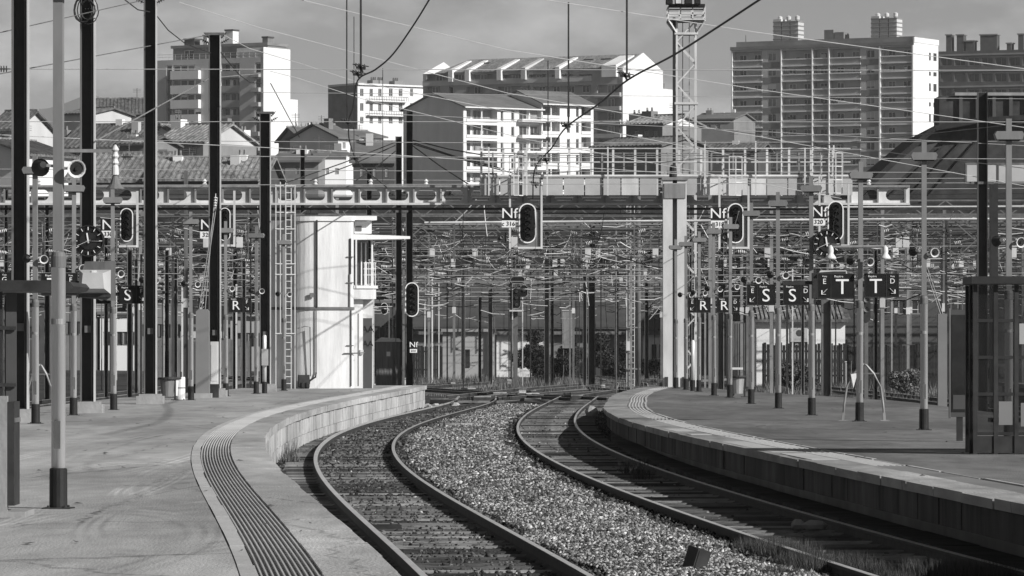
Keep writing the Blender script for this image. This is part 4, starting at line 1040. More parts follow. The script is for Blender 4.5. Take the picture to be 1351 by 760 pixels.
# ------------------------------------------------------------------ hanging colour light signals
def stadium(hw, hh, n=10):
    r_ = hw; pts = []
    for i in range(n+1): a = math.pi*i/n; pts.append((r_*math.cos(a), hh-r_+r_*math.sin(a)))
    for i in range(n+1): a = math.pi+math.pi*i/n; pts.append((r_*math.cos(a), -hh+r_+r_*math.sin(a)))
    return pts
def ring(mb, o, i, y0, y1):
    n = len(o); vs = [(x, y0, z) for x, z in o]+[(x, y0, z) for x, z in i]+[(x, y1, z) for x, z in o]+[(x, y1, z) for x, z in i]; fs = []
    for j in range(n):
        q = (j+1) % n; fs += [(q, j, n+j, n+q), (j, q, 2*n+q, 2*n+j), (n+q, n+j, 3*n+j, 3*n+q), (2*n+j, 2*n+q, 3*n+q, 3*n+j)]
    return mb.add(vs, fs)
def signal(label, px0, px1, py0, py1, d, lamps=5, name_px=None, num=None, plate=None, grp='colour light signals with oval boards', nf='Nf', nmx=0, back=True, pale=True, ns=19):
    k = d/6400; hw, hh = (px1-px0)/2*k, (py1-py0)/2*k; lab = label
    t = thing('railway_signal', lab, 'signal', (X((px0+px1)/2, d), d, Z((py0+py1)/2, d)), 0, grp)
    MB().slab(stadium(hw*.93, hh*.97), 0, .05).build('target_board', 'black_gloss', t)
    ring(MB(), stadium(hw, hh), stadium(hw*.86, hh-hw*.14), -.02, .052).build('white_border', 'white_print', t)
    for i in range(lamps):
        z = hh*.66-(1.32*hh)*i/(lamps-1); r_ = min(hw*.42, .1)
        MB().lathe([(r_, 0), (r_*.8, .02), (r_*.2, .035)], (0, -.005, z), (0, -1, 0), 14).build('lens', 'lens', t)
        m = MB(); n = 10; vs = []; fs = []
        for j in range(n+1):
            a = math.radians(-10+200*j/n); c, s = math.cos(a)*r_*1.12, math.sin(a)*r_*1.12
            vs += [(c, -.002, z+s), (c, -.22, z+s*.9+.0), (c*.93, -.22, z+s*.84), (c*.93, -.002, z+s*.93)]
        for j in range(n):
            for q in range(4): a_, b_ = j*4+q, j*4+(q+1) % 4; fs.append((a_, b_, b_+4, a_+4))
        m.add(vs, fs); m.build('hood', 'black_gloss', t)
    if back:
        MB().box(-hw*1.05, hw*1.5, .06, .1, -hh-.12, hh*.55).build('back_plate', 'galv_mid', t)
        MB().box(hw*1.5, hw*1.5+.07, -.02, .12, -hh-.2, hh+.6).build('hanger', 'galv_pale', t)
        MB().box(-hw*1.1, hw*1.6, -.3, .3, -hh-.2, -hh-.13).build('grating', 'galv_pale', t)
        MB().box(-hw*1.9-.07, -hw*1.9, .0, .1, -hh-.2, hh+.9).build('hanger', 'galv_pale', t)
    if name_px:
        (nx, ny), (qx, qy) = name_px; cx_ = (px0+px1)/2; cy_ = (py0+py1)/2
        x, z = (nx-cx_)*k, (cy_-ny)*k
        MB().box(x-ns*.5*k, x+ns*.5*k, -.01, .02, z-ns*.45*k, z+ns*.45*k).build('name_board', 'black_gloss', t)
        text(nf, ns*k, 'white_print', t, (x, -.02, z), 'letter', 1.1)
        if num:
            x, z = (qx-cx_)*k, (cy_-qy)*k
            MB().box(x-ns*.47*k, x+ns*.47*k, -.012, .02, z-ns*.24*k, z+ns*.24*k).build('number_plate', 'white_print', t)
            text(num, ns*.42*k, 'black_gloss', t, (x, -.022, z), 'lettering')
    return t
sd = 171.0
signal('oval signal board hanging in the centre beside the white c316 plate', 684.5, 707.5, 268, 321, sd, 5, ((672, 282), (671, 295.5)), 'c 316')
signal('oval signal board right of the pale column beside the c318 plate', 960, 981, 268, 321, sd, 5, ((947, 282), (947, 296)), 'c 318')
signal('oval signal board partly behind the right clock', 1092, 1113, 265, 318, sd, 5, ((1081, 280), (1080, 293)), '320')
signal('oval signal board between the left S sign and the gantry', 158.5, 175.5, 274.5, 319, sd, 5, ((142, 297), (143, 309)), '330', nf='N')
signal('oval signal board half behind the mast above the left R sign', 289, 304, 274, 318, sd, 5, ((272, 297), (273, 310)), '328', nf='N')
signal('oval signal board on the dark mast right of the white cabin', 534.5, 552.5, 372.5, 418, 168, 5, ((545.5, 455), (545.5, 463)), '314', back=False, ns=10)
signal('small far oval signal board seen between the white cabin and the dark mast', 502.5, 511.5, 399.5, 415, 240, 3, back=False)
# dwarf repeater next to the c318 signal
for px, lab in ((657, 'small black lamp box left of the central hanging signal'), (951, 'small black lamp box left of the c318 signal')):
    dd = 171.1; k = dd/6400; b = thing('lamp_box', lab, 'signal', (X(px+5, dd), dd, Z(313, dd)), 0, 'small lamp boxes by the signals')
    MB().box(-6*k, 6*k, 0, .15, -6*k, 6*k).build('case', 'dark_metal', b); MB().lathe([(.07, 0), (.06, .06), (.03, .02)], (0, 0, 0), (0, -1, 0), 12).build('lens', 'galv_mid', b)
# L shaped signal on its post in the middle distance
d = 235.0; k = d/6400
t = thing('railway_signal', 'far signal with an L shaped board under a flat oval one', 'signal', (X(683, d), d, -.25))
z0 = lambda py: Z(py, d)+.25
L = [(-7, -21), (1, -21), (4, -17), (4, -6), (10, -6), (13, -3), (13, 7), (10, 10), (5, 10), (3, 6), (-4, 6), (-7, 3)]
L = [(x*k, z0(386)+z*k) for x, z in L]
MB().slab(L, 0, .05).build('target_board', 'black_gloss', t)
for a, b in zip(L, L[1:]+L[:1]): MB().bar((a[0], -.02, a[1]), (b[0], -.02, b[1]), .026).build('white_border', 'galv', t)
st_ = [(z*k*1.0, z0(369.5)+x*k) for x, z in stadium(4.4, 9.5)]
MB().slab(st_[::-1], 0, .05).build('target_board', 'black_gloss', t)
for a, b in zip(st_, st_[1:]+st_[:1]): MB().bar((a[0], -.02, a[1]), (b[0], -.02, b[1]), .026).build('white_border', 'galv', t)
for x, zp in ((-2, 402), (-2, 393), (-2, 385), (8, 383)): MB().lathe([(.09, 0), (.06, .05)], (x*k, -.01, z0(zp)), (0, -1, 0), 10).build('lens', 'lens', t)
MB().box(-10*k, -7.5*k, .06, .12, z0(500), z0(362)).build('post', 'dark_metal', t)
MB().box(-6*k, 0, .08, .2, 0, z0(410)).build('post', 'galv_mid', t)
MB().box(-11*k, 8*k, -.3, .3, z0(411), z0(409)).build('platform_grating', 'galv_pale', t)

# ------------------------------------------------------------------ lattice floodlight mast
d = 177.0; k = d/6400
t = thing('floodlight_mast', 'white lattice mast with a floodlight platform rising against the sky', 'mast', (X(905, d), d, .0))
zf = lambda py: Z(py, d)
hw = 12.5*k
bot, top = 0, zf(28)
for sx in (-1, 1):
    for sy in (-1, 1): MB().box(sx*hw-.035, sx*hw+.035, sy*hw-.035, sy*hw+.035, bot, top).build('leg', 'galv_pale' if sx > 0 or sy < 0 else 'galv', t)
n = 18; st = (top-bot)/n
for i in range(n):
    z = bot+i*st
    for y in (-hw, hw):
        s_ = 1 if i % 2 else -1; MB().bar((-hw*s_, y, z), (hw*s_, y, z+st), .045).build('brace', 'galv_pale', t)
    for x in (-hw, hw):
        s_ = 1 if i % 2 else -1; MB().bar((x, -hw*s_, z), (x, hw*s_, z+st), .045).build('brace', 'galv_pale', t)
for py in (45, 137, 235): MB().box(-hw-.08, hw+.08, -hw-.06, hw+.06, zf(py)-.04, zf(py)+.04).build('collar', 'galv_pale', t)
MB().bar((-hw-.1, -hw, bot), (-hw-.1, -hw, zf(24)), .1).build('cable_duct', 'black_steel', t)
for i in range(44): MB().bar((-.12, 0, bot+1+i*.24), (.12, 0, bot+1+i*.24), .025).build('rung', 'galv', t)
for x in (-.12, .12): MB().bar((x, 0, bot), (x, 0, top), .03).build('ladder_stile', 'galv', t)
# platform on top
pw = 24*k
for z in (zf(27), zf(19), zf(11)):
    for y in (-pw, pw): MB().bar((-pw, y, z), (pw, y, z), .05).build('platform_rail', 'galv_pale' if z < zf(12) else 'dark_metal', t)
    for x in (-pw, pw): MB().bar((x, -pw, z), (x, pw, z), .05).build('platform_rail', 'galv_pale', t)
for x in (-pw, -pw/3, pw/3, pw): 
    for y in (-pw, pw): MB().bar((x, y, zf(27)), (x, y, zf(10)), .05).build('platform_post', 'galv_pale', t)
MB().box(-pw, pw, -pw, pw, zf(27)-.05, zf(27)-.01).build('platform_floor', 'galv_mid', t)
for sx in (-1, 1):
    for sy in (-1, 1): MB().bar((sx*pw, sy*pw, zf(28)), (sx*hw, sy*hw, zf(45)), .06).build('strut', 'galv_pale', t)
for i, (x, w_) in enumerate(((-23, 9), (-11, 9), (2, 10), (14, 8))):
    fl = MB().box((x-w_/2)*k, (x+w_/2)*k, -pw-.3, -pw+.1, zf(8), zf(-4)).build('floodlight', 'black_steel', t)
    MB().box((x-w_/2+1)*k, (x+w_/2-1)*k, -pw-.32, -pw-.301, zf(7), zf(-3)).build('glass', 'glass_old' if i != 1 else 'galv_pale', fl)
MB().bar((-pw, -pw-.1, zf(9)), (pw, -pw-.1, zf(9)), .1).build('light_bar', 'black_steel', t)
# ------------------------------------------------------------------ masts, portals and wires of the overhead line
GZ = -.25
# free standing masts in the yard (pixel x, depth, width in pixels, top pixel y, look)
YM = [(526, 178, 8, 180, 'dark', 'dark mast left of the pair that carries the oval signal beside the cabin'),
      (540, 180, 9, 146, 'dark', 'dark mast right of the pair that carries the oval signal beside the cabin'),
      (487, 200, 7, 222, 'dark', 'dark mast standing behind the roof of the white cabin'),
      (399, 215, 6, 195, 'dark', 'thin dark mast behind the left end of the white cabin'),
      (721.5, 262, 6.5, 300, 'mid', 'grey mast left of a close pair at the centre'), (728.5, 270, 4, 325, 'dark', 'dark mast right of a close pair at the centre'),
      (780.5, 258, 9, 297, 'dark', 'dark steel mast left of the ladder mast, in front of the leafy bush'),
      (771.5, 255, 5, 352, 'mid', 'shorter grey mast touching the dark mast left of the ladder mast'),
      (813.5, 300, 5, 345, 'dark', 'thin dark mast between the bush and the ladder mast'),
      (853, 300, 5, 362, 'dark', 'thin dark mast between the ladder mast and the pale column'),
      (647, 270, 6, 380, 'mid', 'pale grey mast beside the white cabinet left of the L shaped signal'),
      (633, 280, 4, 392, 'dark', 'thin dark mast beside the small white hut'),
      (611, 290, 5, 360, 'mid', 'grey mast right of the slatted dark fence'),
      (1090, 200, 13, 395, 'mid', 'broad grey mast below the right T sign hood'),
      (1059, 215, 4, 350, 'mid', 'thin grey mast in front of the white shed'),
      (1155, 190, 5, 330, 'dark', 'thin mast by the round signal behind the T post'),
      (1296, 150, 13, 122, 'dark', 'thick dark mast under the flat roof slab at the right edge'),
      (910, 200, 6, 300, 'mid', 'slim grey mast just right of the pale column'),
      (951, 205, 8, 300, 'mid', 'grey mast between the two right R signs'),
      (1018, 220, 5, 330, 'dark', 'dark mast behind the right S sign'),
      (220, 190, 5, 330, 'dark', 'dark mast right of the left S sign'), (232, 205, 5, 340, 'mid', 'grey mast left of the concrete stub column'),
      (243, 230, 4, 345, 'dark', 'thin dark mast behind the white drum'), (310, 215, 6, 330, 'dark', 'dark mast behind the left R sign'),
      (322, 240, 5, 340, 'mid', 'grey mast behind the left R sign'), (62, 190, 6, 260, 'dark', 'dark mast seen between the two posts nearest the left edge'),
      (140, 200, 5, 300, 'dark', 'dark mast below the slope sided hood'), (171, 185, 6, 330, 'dark', 'dark mast under the left S sign'),
      (180, 210, 5, 340, 'mid', 'grey mast under the arrow of the left S sign'), (8, 190, 5, 250, 'dark', 'dark mast at the very left edge')]
for px, d, w_, top, look, lab in YM:
    zt = Z(top, d)-GZ
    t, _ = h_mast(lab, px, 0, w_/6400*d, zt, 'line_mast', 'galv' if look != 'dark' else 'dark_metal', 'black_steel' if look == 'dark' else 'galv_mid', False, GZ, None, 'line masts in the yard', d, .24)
    if look == 'dark':
        MB().box(-.35, .35, -.05, .05, zt*.72, zt*.72+.08).build('cross_piece', 'galv_mid', t)
# anchor fans off the dark pair
for i, (a, b) in enumerate((((526, 186), (378, 241)), ((526, 190), (410, 238)), ((526, 196), (470, 238)), ((545, 185), (640, 205)), ((545, 188), (660, 222)), ((544, 192), (618, 243)), ((545, 190), (690, 232)))):
    tag(MB().tube([P(*a, 179), (P(*a, 179)+P(*b, 175))/2+Vector((0, 0, -.05)), P(*b, 172.5)], .022, 5).build('guy_wire', 'wire_dark'), f'dark guy wire from the mast pair, {("reaching farthest left", "second on the left side", "steepest on the left side", "highest on the right side", "second highest on the right side", "steepest on the right side", "reaching farthest right")[i]}', 'wire', 'guy wires fanning from the dark masts')
# ladder mast
d = 257; k = d/6400; t = thing('ladder_mast', 'grey round mast with a pale full height ladder left of the pale column', 'mast', (X(836, d), d, GZ)); zt = Z(258, d)-GZ
MB().lathe([(3.6*k, 0), (3.2*k, zt)], (6*k, 0, 0), n=12).build('pole', 'galv_mid', t, smooth=True)
MB().box(-9.5*k, -5.5*k, 0, .12, 0, zt*.97).build('channel', 'galv_pale', t)
for x in (-3.8, 1): MB().bar((x*k, -.1, 0), (x*k, -.1, zt*.95), .04).build('ladder_stile', 'galv_pale', t)
for i in range(34): MB().bar((-3.8*k, -.1, .2+i*.29), (1*k, -.1, .2+i*.29), .03).build('rung', 'galv_pale', t)
for z in (1.0, 3.2, 5.2, 7.2): MB().box(-9.6*k, 9*k, -.13, .13, z, z+.06).build('clamp', 'galv', t)
MB().box(-10*k, -4*k, -.2, -.01, 2.0, 2.5).build('box', 'galv_pale', t)

ORD = ['first', 'second', 'third', 'fourth', 'fifth', 'sixth', 'seventh', 'eighth', 'ninth', 'tenth', 'eleventh', 'twelfth']
def portal(i, d, mx, zb, pale):
    r = random.Random(100+i)
    t = thing('line_portal', f'overhead line portal, {ORD[i]} in the rows of trusses beyond the pale gantry', 'portal', (0, d, 0), 0, 'overhead line portals in the yard')
    x0, x1 = mx[0], mx[-1]; m1 = 'galv_mid' if pale else 'dark_metal'
    for x in mx:
        ms = MB().box(x-.07, x+.07, -.1, .1, GZ, zb+r.uniform(.7, 1.8)).build('mast', r.choice(('galv_mid', 'dark_metal', 'galv')), t)
        MB().box(x-.104, x+.104, -.14, -.101, zb*.5, zb*.5+.35).build('number_plate', 'galv_pale', ms)
    x = x0+2
    while x < x1-1:
        if abs(x) > 3.2 or d > 240: MB().bar((x, .3, GZ), (x, .3, zb+r.uniform(-2.5, .6)), r.uniform(.05, .09)).build('pole', r.choice(('galv', 'galv_pale', 'black_steel', 'dark_metal', 'galv_mid')), t)
        x += r.uniform(2.5, 6)
    for z in (zb, zb+.6):
        for y in (-.25, .25): MB().box(x0, x1, y-.03, y+.03, z-.03, z+.03).build('chord', m1 if y < 0 else 'dark_metal', t)
    m = MB(); x = x0; s_ = 0
    while x < x1-.8:
        m.bar((x, -.25, zb+(.6 if s_ else 0)), (x+.8, -.25, zb+(0 if s_ else .6)), .045); s_ ^= 1; x += .8
    m.build('lacing', m1, t)['kind'] = 'stuff'
    for z in (4.7, 5.2, 5.75, 6.1, 6.45, zb-.35, zb+.95, zb+1.35):
        MB().tube([(x0, 0, z+.15), ((x0+x1)/2, 0, z), (x1, 0, z+.15)], .014, 4).build('cross_wire', 'wire_pale' if r.random() < .6 else 'wire_dark', t)
    # drop tubes, registration arms and insulators, one set per track
    m = MB(); m2 = MB(); m4 = MB(); m5 = MB(); x = x0+1.2
    while x < x1-1:
        s_ = r.choice((-1, 1)); zc = 5.45+r.uniform(-.1, .1)
        m.bar((x, 0, zb), (x, 0, zc-.1), .05)
        m.bar((x, 0, zc+.9), (x+s_*1.3, 0, zc+1.25), .045); m.bar((x, 0, zc+.1), (x+s_*1.3, 0, zc+1.25), .04); m.bar((x, 0, zc+.15), (x+s_*1.1, 0, zc-.05), .035)
        m.bar((x+s_*1.1, 0, zc-.05), (x+s_*.3, 0, zc-.25), .025)
        insul(m2, (x+s_*.12, 0, zc+.92), (s_, 0, .25), .4, .07, 4); insul(m2, (x+s_*.1, 0, zc+.16), (s_, 0, -.1), .4, .07, 4)
        insul(m2, (x, 0, zb), (0, 0, -1), .4, .07, 3)
        x += r.uniform(1.5, 3.0)
        # looser gear: sagging jumpers, stays and spare arms hung at odd angles
        for q in range(7):
            xx = x+r.uniform(-1.5, 1.5); z_ = r.uniform(3.6, zb); yy = r.uniform(-2.5, 2.5); L = r.uniform(.4, 1.6); an = r.uniform(-.25, .25) if r.random() < .8 else r.uniform(0, 3.1)
            (m4 if r.random() < .62 else m5).tube([(xx, yy, z_), (xx+L*.5*math.cos(an), yy, z_+L*.5*math.sin(an)-.12*r.random()), (xx+L*math.cos(an), yy, z_+L*math.sin(an))], r.uniform(.012, .028), 4)
        if r.random() < .4: xx = x+r.uniform(-1, 1); m4.box(xx-.12, xx+.12, -.3, -.1, zb-1.2, zb-.8)
    m.build('registration_arms', m1, t)['kind'] = 'stuff'
    m4.build('jumper_cables', 'galv_pale', t)['kind'] = 'stuff'; m5.build('jumper_cables', 'wire_dark', t)['kind'] = 'stuff'
    m2.build('insulators', 'galv_pale', t)['kind'] = 'stuff'
PD = [(186, [-21, -12.5, 7.6, 14.2, 24], 7.0, 1), (202, [-24, -15, -9.2, 10.8, 18, 27], 6.9, 1), (222, [-26, -17, -8, 8.6, 16, 28], 7.3, 0), (245, [-29, -19, -11, 11.6, 20, 31], 7.2, 1),
      (268, [-32, -21, -12, -3.2, 13, 22, 33], 7.6, 0), (292, [-34, -24, -15, -5, 9, 19, 36], 7.4, 1), (316, [-37, -26, -16, -7, 4, 14, 25, 38], 8.2, 0), (340, [-40, -30, -20, -10, 0, 12, 26, 41], 7.6, 1)]
for i, a in enumerate(PD): portal(i, *a)

# wires along the tracks: contact wire, carrier and droppers between portals
def contact(label, pts, i):
    t = thing('contact_line', label, 'wire', (0, 0, 0), 0, 'contact lines over the yard tracks'); cw = []; me = []
    m3 = MB()
    for (xa, da), (xb, db) in zip(pts, pts[1:]):
        n = 8
        for j in range(n):
            u = j/n; x, y = xa+(xb-xa)*u, da+(db-da)*u
            sag = 4*u*(1-u); cw.append((x, y, 5.4-.05*sag)); me.append((x, y, 6.7-.9*sag))
            if j % 2 == 1: m3.bar((x, y, 5.4-.05*sag), (x, y, 6.7-.9*sag), .012)
    cw.append((*pts[-1], 5.4)); me.append((*pts[-1], 6.7))
    MB().tube(cw, .012, 4).build('contact_wire', 'wire_dark' if i % 2 else 'wire_pale', t); MB().tube(me, .012, 4).build('carrier_wire', 'wire_pale' if i % 2 else 'wire_dark', t)
    m3.build('droppers', 'wire_dark', t)['kind'] = 'stuff'
DS = [168, 186, 202, 222, 245, 268, 292, 316, 340]
for i, (xa, xb, wob) in enumerate([(-20, -34, .5), (-16.5, -28, .8), (-13, -20, .6), (-9.5, -13, .9), (-2, 1, .8), (.5, 9, .7), (3, 5, .5), (7.5, 12, .9), (11, 19, .6), (15, 23, .7), (20, 32, .5), (-6, 14, .4)]):
    contact(f'contact line over the yard tracks, {ORD[i]} from the left' if i < 11 else 'contact line crossing the yard tracks at a slant behind the cabin', [(xa+(xb-xa)*((dd-168)/172)+wob*(-1)**j*.4, dd) for j, dd in enumerate(DS)], i)

# long wires across the picture, read from the photograph: (points in pixels with depth, radius, look, label)
W = [([(-60, 91, 119), (1420, 93, 119)], .0105, 'wire_pale', 'pale level wire highest across the picture, over the left masts and right tower'),
     ([(-60, 160.5, 131), (1420, 161, 131)], .0105, 'wire_pale', 'pale level wire crossing above the mansard house'),
     ([(176, 206, 140), (1420, 210, 140)], .0105, 'wire_pale', 'pale level wire starting at the white insulator on the left mast'),
     ([(-60, 245, 150), (1420, 241, 150)], .0105, 'wire_pale', 'pale level wire running along the gantry beam'),
     ([(236, 3, 132), (340, 36, 134), (670, 123, 140), (1000, 180, 146), (1420, 258, 152)], .0105, 'wire_pale', 'pale wire slanting from the third black mast down to the right hillside'),
     ([(398, 0, 120), (670, 66, 126), (1000, 118, 132), (1420, 178, 138)], .0105, 'wire_pale', 'pale wire slanting over the central roofs to the right tower'),
     ([(720, 0, 110), (1000, 43, 116), (1420, 100, 122)], .0105, 'wire_pale', 'pale wire slanting across the top of the lattice mast'),
     ([(293, 45, 137), (329, 64, 138), (400, 85, 141), (467, 107, 144), (760, 165, 150), (1000, 212, 156)], .0105, 'wire_pale', 'pale wire slanting right from the insulator topped mast behind the stub column'),
     ([(357, 94, 152), (392, 103, 153), (480, 131, 156), (700, 185, 160), (1110, 262, 166)], .0105, 'wire_pale', 'pale wire slanting right from the mast closest to the cabin'),
     ([(277, 46, 137), (190, 62, 120), (-40, 105, 100)], .013, 'galv_mid', 'grey wire falling left from the mast behind the stub column'),
     ([(344, 97, 152), (277, 103, 140), (126, 186, 105)], .016, 'galv', 'grey wire falling left from the mast closest to the cabin'),
     ([(203, 16, 122), (222, 40, 128), (245, 58, 132), (278, 70, 137)], .015, 'wire_dark', 'dark hanging loop between the third and fourth black masts'),
     ([(165, 0, 113), (182, 13, 117), (199, 16, 122)], .015, 'wire_dark', 'dark hanging loop left of the third black mast at the top edge'),
     ([(291, 69, 137), (315, 98, 144), (330, 109, 150), (345, 110, 152)], .015, 'wire_dark', 'dark hanging loop between the fourth and fifth black masts'),
     ([(357, 110, 152), (395, 181, 180)], .016, 'wire_dark', 'dark wire dropping right from the mast closest to the cabin'),
     ([(945, 170, 140), (1203, 205, 132), (1309, 217, 128), (1420, 230, 124)], .0105, 'wire_pale', 'pale wire passing the head of the largest right lamp post'),
     ([(700, 232, 165), (965, 205, 150), (1420, 155, 130)], .012, 'galv', 'thin grey wire rising to the right above the walkway railings'),
     ([(560, 294, 176), (1210, 289, 176), (1420, 289, 176)], .045, 'galv_pale', 'thick pale tube running level below the gantry beam'),
     ([(640, 281, 174), (1180, 284, 174)], .03, 'galv_mid', 'grey tube running level just under the gantry beam'),
     ([(960, 274, 172), (1420, 272, 172)], .03, 'galv_pale', 'pale tube right of the column, above the clock'),
     ([(120, 283, 172), (500, 285, 172)], .028, 'galv_mid', 'grey tube running level behind the left oval signals'),
     ([(345, 122, 152), (760, 126, 152), (1420, 131, 152)], .009, 'wire_pale', 'fine pale level wire crossing the white flats just above their loggias'),
     ([(120, 185, 158), (700, 189, 158), (1420, 186, 158)], .011, 'wire_pale', 'pale level wire just above the walkway railing posts'),
     ([(-40, 223, 160), (640, 226, 160), (1420, 228, 160)], .011, 'wire_pale', 'pale level wire running through the walkway railings'),
     ([(-40, 176, 125), (420, 198, 140), (1000, 236, 158)], .010, 'wire_pale', 'pale wire sinking right from the far left roofs to the gantry walkway'),
     ([(500, 150, 150), (900, 168, 150), (1420, 196, 150)], .010, 'wire_pale', 'pale wire sinking right across the gabled flats and slab tower'),
     ([(-40, 52, 90), (190, 0, 110)], .011, 'galv_mid', 'faint grey wire rising across the top left sky')]
for pts, r_, mm, lab in W:
    q = [P(*p) for p in pts]; out = []
    for a, b in zip(q, q[1:]):
        for j in range(6): out.append(a.lerp(b, j/6))
    out.append(q[-1]); tag(MB().tube(out, r_, 5).build('overhead_wire', mm), lab, 'wire')
# thick dark carrier ropes with hangers and clamps
def rope(label, pts, r_, nodes, drops):
    t = thing('carrier_rope', label, 'cable', (0, 0, 0))
    q = [P(*p) for p in pts]; sm = []
    for i in range(len(q)-1):
        p0, p1, p2, p3 = q[max(i-1, 0)], q[i], q[i+1], q[min(i+2, len(q)-1)]
        for j in range(6):
            u = j/6; sm.append(.5*((2*p1)+(p2-p0)*u+(2*p0-5*p1+4*p2-p3)*u*u+(3*p1-p0-3*p2+p3)*u**3))
    sm.append(q[-1]); MB().tube(sm, r_, 6).build('rope', 'wire_dark', t)
    for px, py, dd in nodes:
        c = P(px, py, dd); m = MB(); m.bar(c+Vector((-.12, 0, .02)), c+Vector((.12, 0, .0)), .05, .06); m.bar(c+Vector((-.05, 0, .1)), c+Vector((.05, 0, -.1)), .05)
        insul(m, c+Vector((-.2, 0, .1)), (1, 0, -.15), .4, .05, 4); m.build('clamp', 'dark_metal', t)
    for px, y0, y1, dd, rr in drops: MB().bar(P(px, y0, dd), P(px, y1, dd), rr).build('hanger_rod', 'wire_dark', t)
rope('thick dark cable sagging past the lattice mast down to the gantry', [(1420, -330, 70), (1200, -140, 82), (1040, -25, 92), (1000, 1, 94), (945, 37, 98), (890, 72, 104), (829, 105, 112), (790, 137, 120), (747, 168, 130), (728, 195, 140), (706, 222, 152), (703, 262, 164)],
     .022, [(825, 101, 112), (747, 167, 130), (720, 212, 142), (706, 244, 158)], [(827, -160, 98, 112, .045), (750, 3, 163, 130, .045), (723, 80, 210, 142, .03)])
rope('thick dark cable curving from the top down to insulators left of the gabled flats', [(760, -420, 72), (640, -150, 88), (580, -25, 98), (566, 0, 100), (545, 34, 104), (518, 72, 110), (495, 92, 115), (472, 106, 120), (466, 140, 130), (460, 162, 138), (462, 190, 146), (475, 217, 152), (510, 247, 164)],
     .02, [(472, 99, 120), (458, 162, 138), (468, 210, 150), (476, 90, 119)], [(457.5, -160, 160, 128, .035), (476, -160, 95, 119, .05), (467, 22, 205, 140, .022), (505, 90, 240, 150, .02)])
# the white ceramic insulator and its arm on the left
d = 103; t = thing('insulator_arm', 'white ceramic insulator stack on a grey arm across the second black mast', 'insulator', P(152, 212, d))
k = d/6400
m = MB(); pr_ = [(.02, -.32), (.08, -.3), (.07, -.12)]
for i in range(3): z = -.1+.14*i; pr_ += [(.05, z), (.085, z+.05), (.06, z+.1)]
m.lathe(pr_+[(.02, .34)], n=12); m.build('insulator', 'galv_pale', t)
MB().bar((-70*k, .0, 13*k), (-3*k, 0, 13*k), .1, .07).build('arm', 'galv', t); MB().lathe([(.2, 0), (.12, .1), (.05, .28)], (0, 0, -.6), n=12).build('base', 'galv_mid', t)
m = MB(); insul(m, (8*k, 0, 5*k), (1, 0, 0), 16*k, .07, 4); m.build('insulator', 'dark_metal', t)
d = 119; m = MB(); insul(m, P(-6, 91, d), (1, 0, 0), 20*d/6400, .09, 4); tag(m.build('wire_insulator', 'dark_metal'), 'dark ribbed insulator on the highest level wire at the left edge', 'insulator')

# cabinets and boxes among the yard tracks
def cabinet(label, px, by, w_, h_, m_, legs=False):
    d = F*(CZ-GZ)/(by-HY); k = d/6400; t = thing('relay_cabinet', label, 'cabinet', (X(px, d), d, GZ), 0, 'relay cabinets in the yard')
    b = h_*.45*k if legs else .04
    MB().box(-w_/2*k, w_/2*k, -.15, .2, b, h_*k).build('case', m_, t)
    MB().box(-w_*.42*k, w_*.42*k, -.165, -.151, b+.06*h_*k, h_*.93*k).build('door', m_, t)
    MB().box(-w_*.55*k, w_*.55*k, -.2, .25, h_*k, h_*k+.05).build('lid', 'galv_pale', t)
    for s in (-1, 1): MB().box(s*w_*.4*k-.03, s*w_*.4*k+.03, -.05, .05, -.02, b).build('leg', 'galv_mid', t)
for a in [('pale cabinet on a leg in front of the centre mast pair', 727, 492, 9, 20, 'concrete_pale', True), ('white lidded cabinet left of the L shaped signal', 650, 490, 9, 32, 'white_paint', False),
          ('small white hut with pale roof right of the slatted fence', 629, 487, 14, 36, 'concrete_pale', False), ('white trackside box between the two tracks behind the ballast', 689, 526, 10, 13, 'white_paint', False),
          ('pale trackside box lying right of the white one', 703, 527, 16, 7, 'concrete_pale', False), ('grey trackside box before the right platform tip', 795, 516, 6, 7, 'concrete_pale', False),
          ('grey box by the left platform tip', 598, 512, 5, 6, 'concrete', False), ('pale box farther along the left curved track', 617, 509, 6, 9, 'concrete_pale', False), ('pale box between crossing rails, second from the left', 648, 509, 5, 6, 'concrete_pale', False),
          ('pale box between crossing rails near the centre', 672, 508, 5, 6, 'concrete', False), ('switch cabinet on legs left of the dark mast', 750, 500, 16, 90, 'galv', True), ('white box with black mark behind the T post', 1122, 512, 14, 34, 'concrete_pale', False),
          ('white panel at the foot of the mast right of the cabin', 537, 522, 9, 22, 'white_paint', False), ('white box at the foot of the cabin bay', 497, 526, 8, 18, 'white_paint', False)]: cabinet(*a)
for i, (px, d) in enumerate(((585, 182), (640, 190), (705, 183), (660, 205), (760, 195), (620, 225), (700, 215))):
    t = thing('point_machine', f'flat dark point machine between the crossing rails, {("nearest and leftmost", "just left of the white box", "near the white box on the right", "far behind the white box", "by the right platform tip", "farthest left", "far right behind")[i]}', 'point machine', (X(px, d), d, -.2), .2*i, 'point machines between the rails')
    MB().box(-.5, .5, -.2, .2, 0, .22).build('case', 'dark_metal', t); MB().box(-.48, .2, -.19, .19, .221, .27).build('lid', 'concrete' if i % 2 else 'galv_mid', t); MB().bar((.5, 0, .08), (1.3, .1, .08), .04).build('rod', 'galv_mid', t)
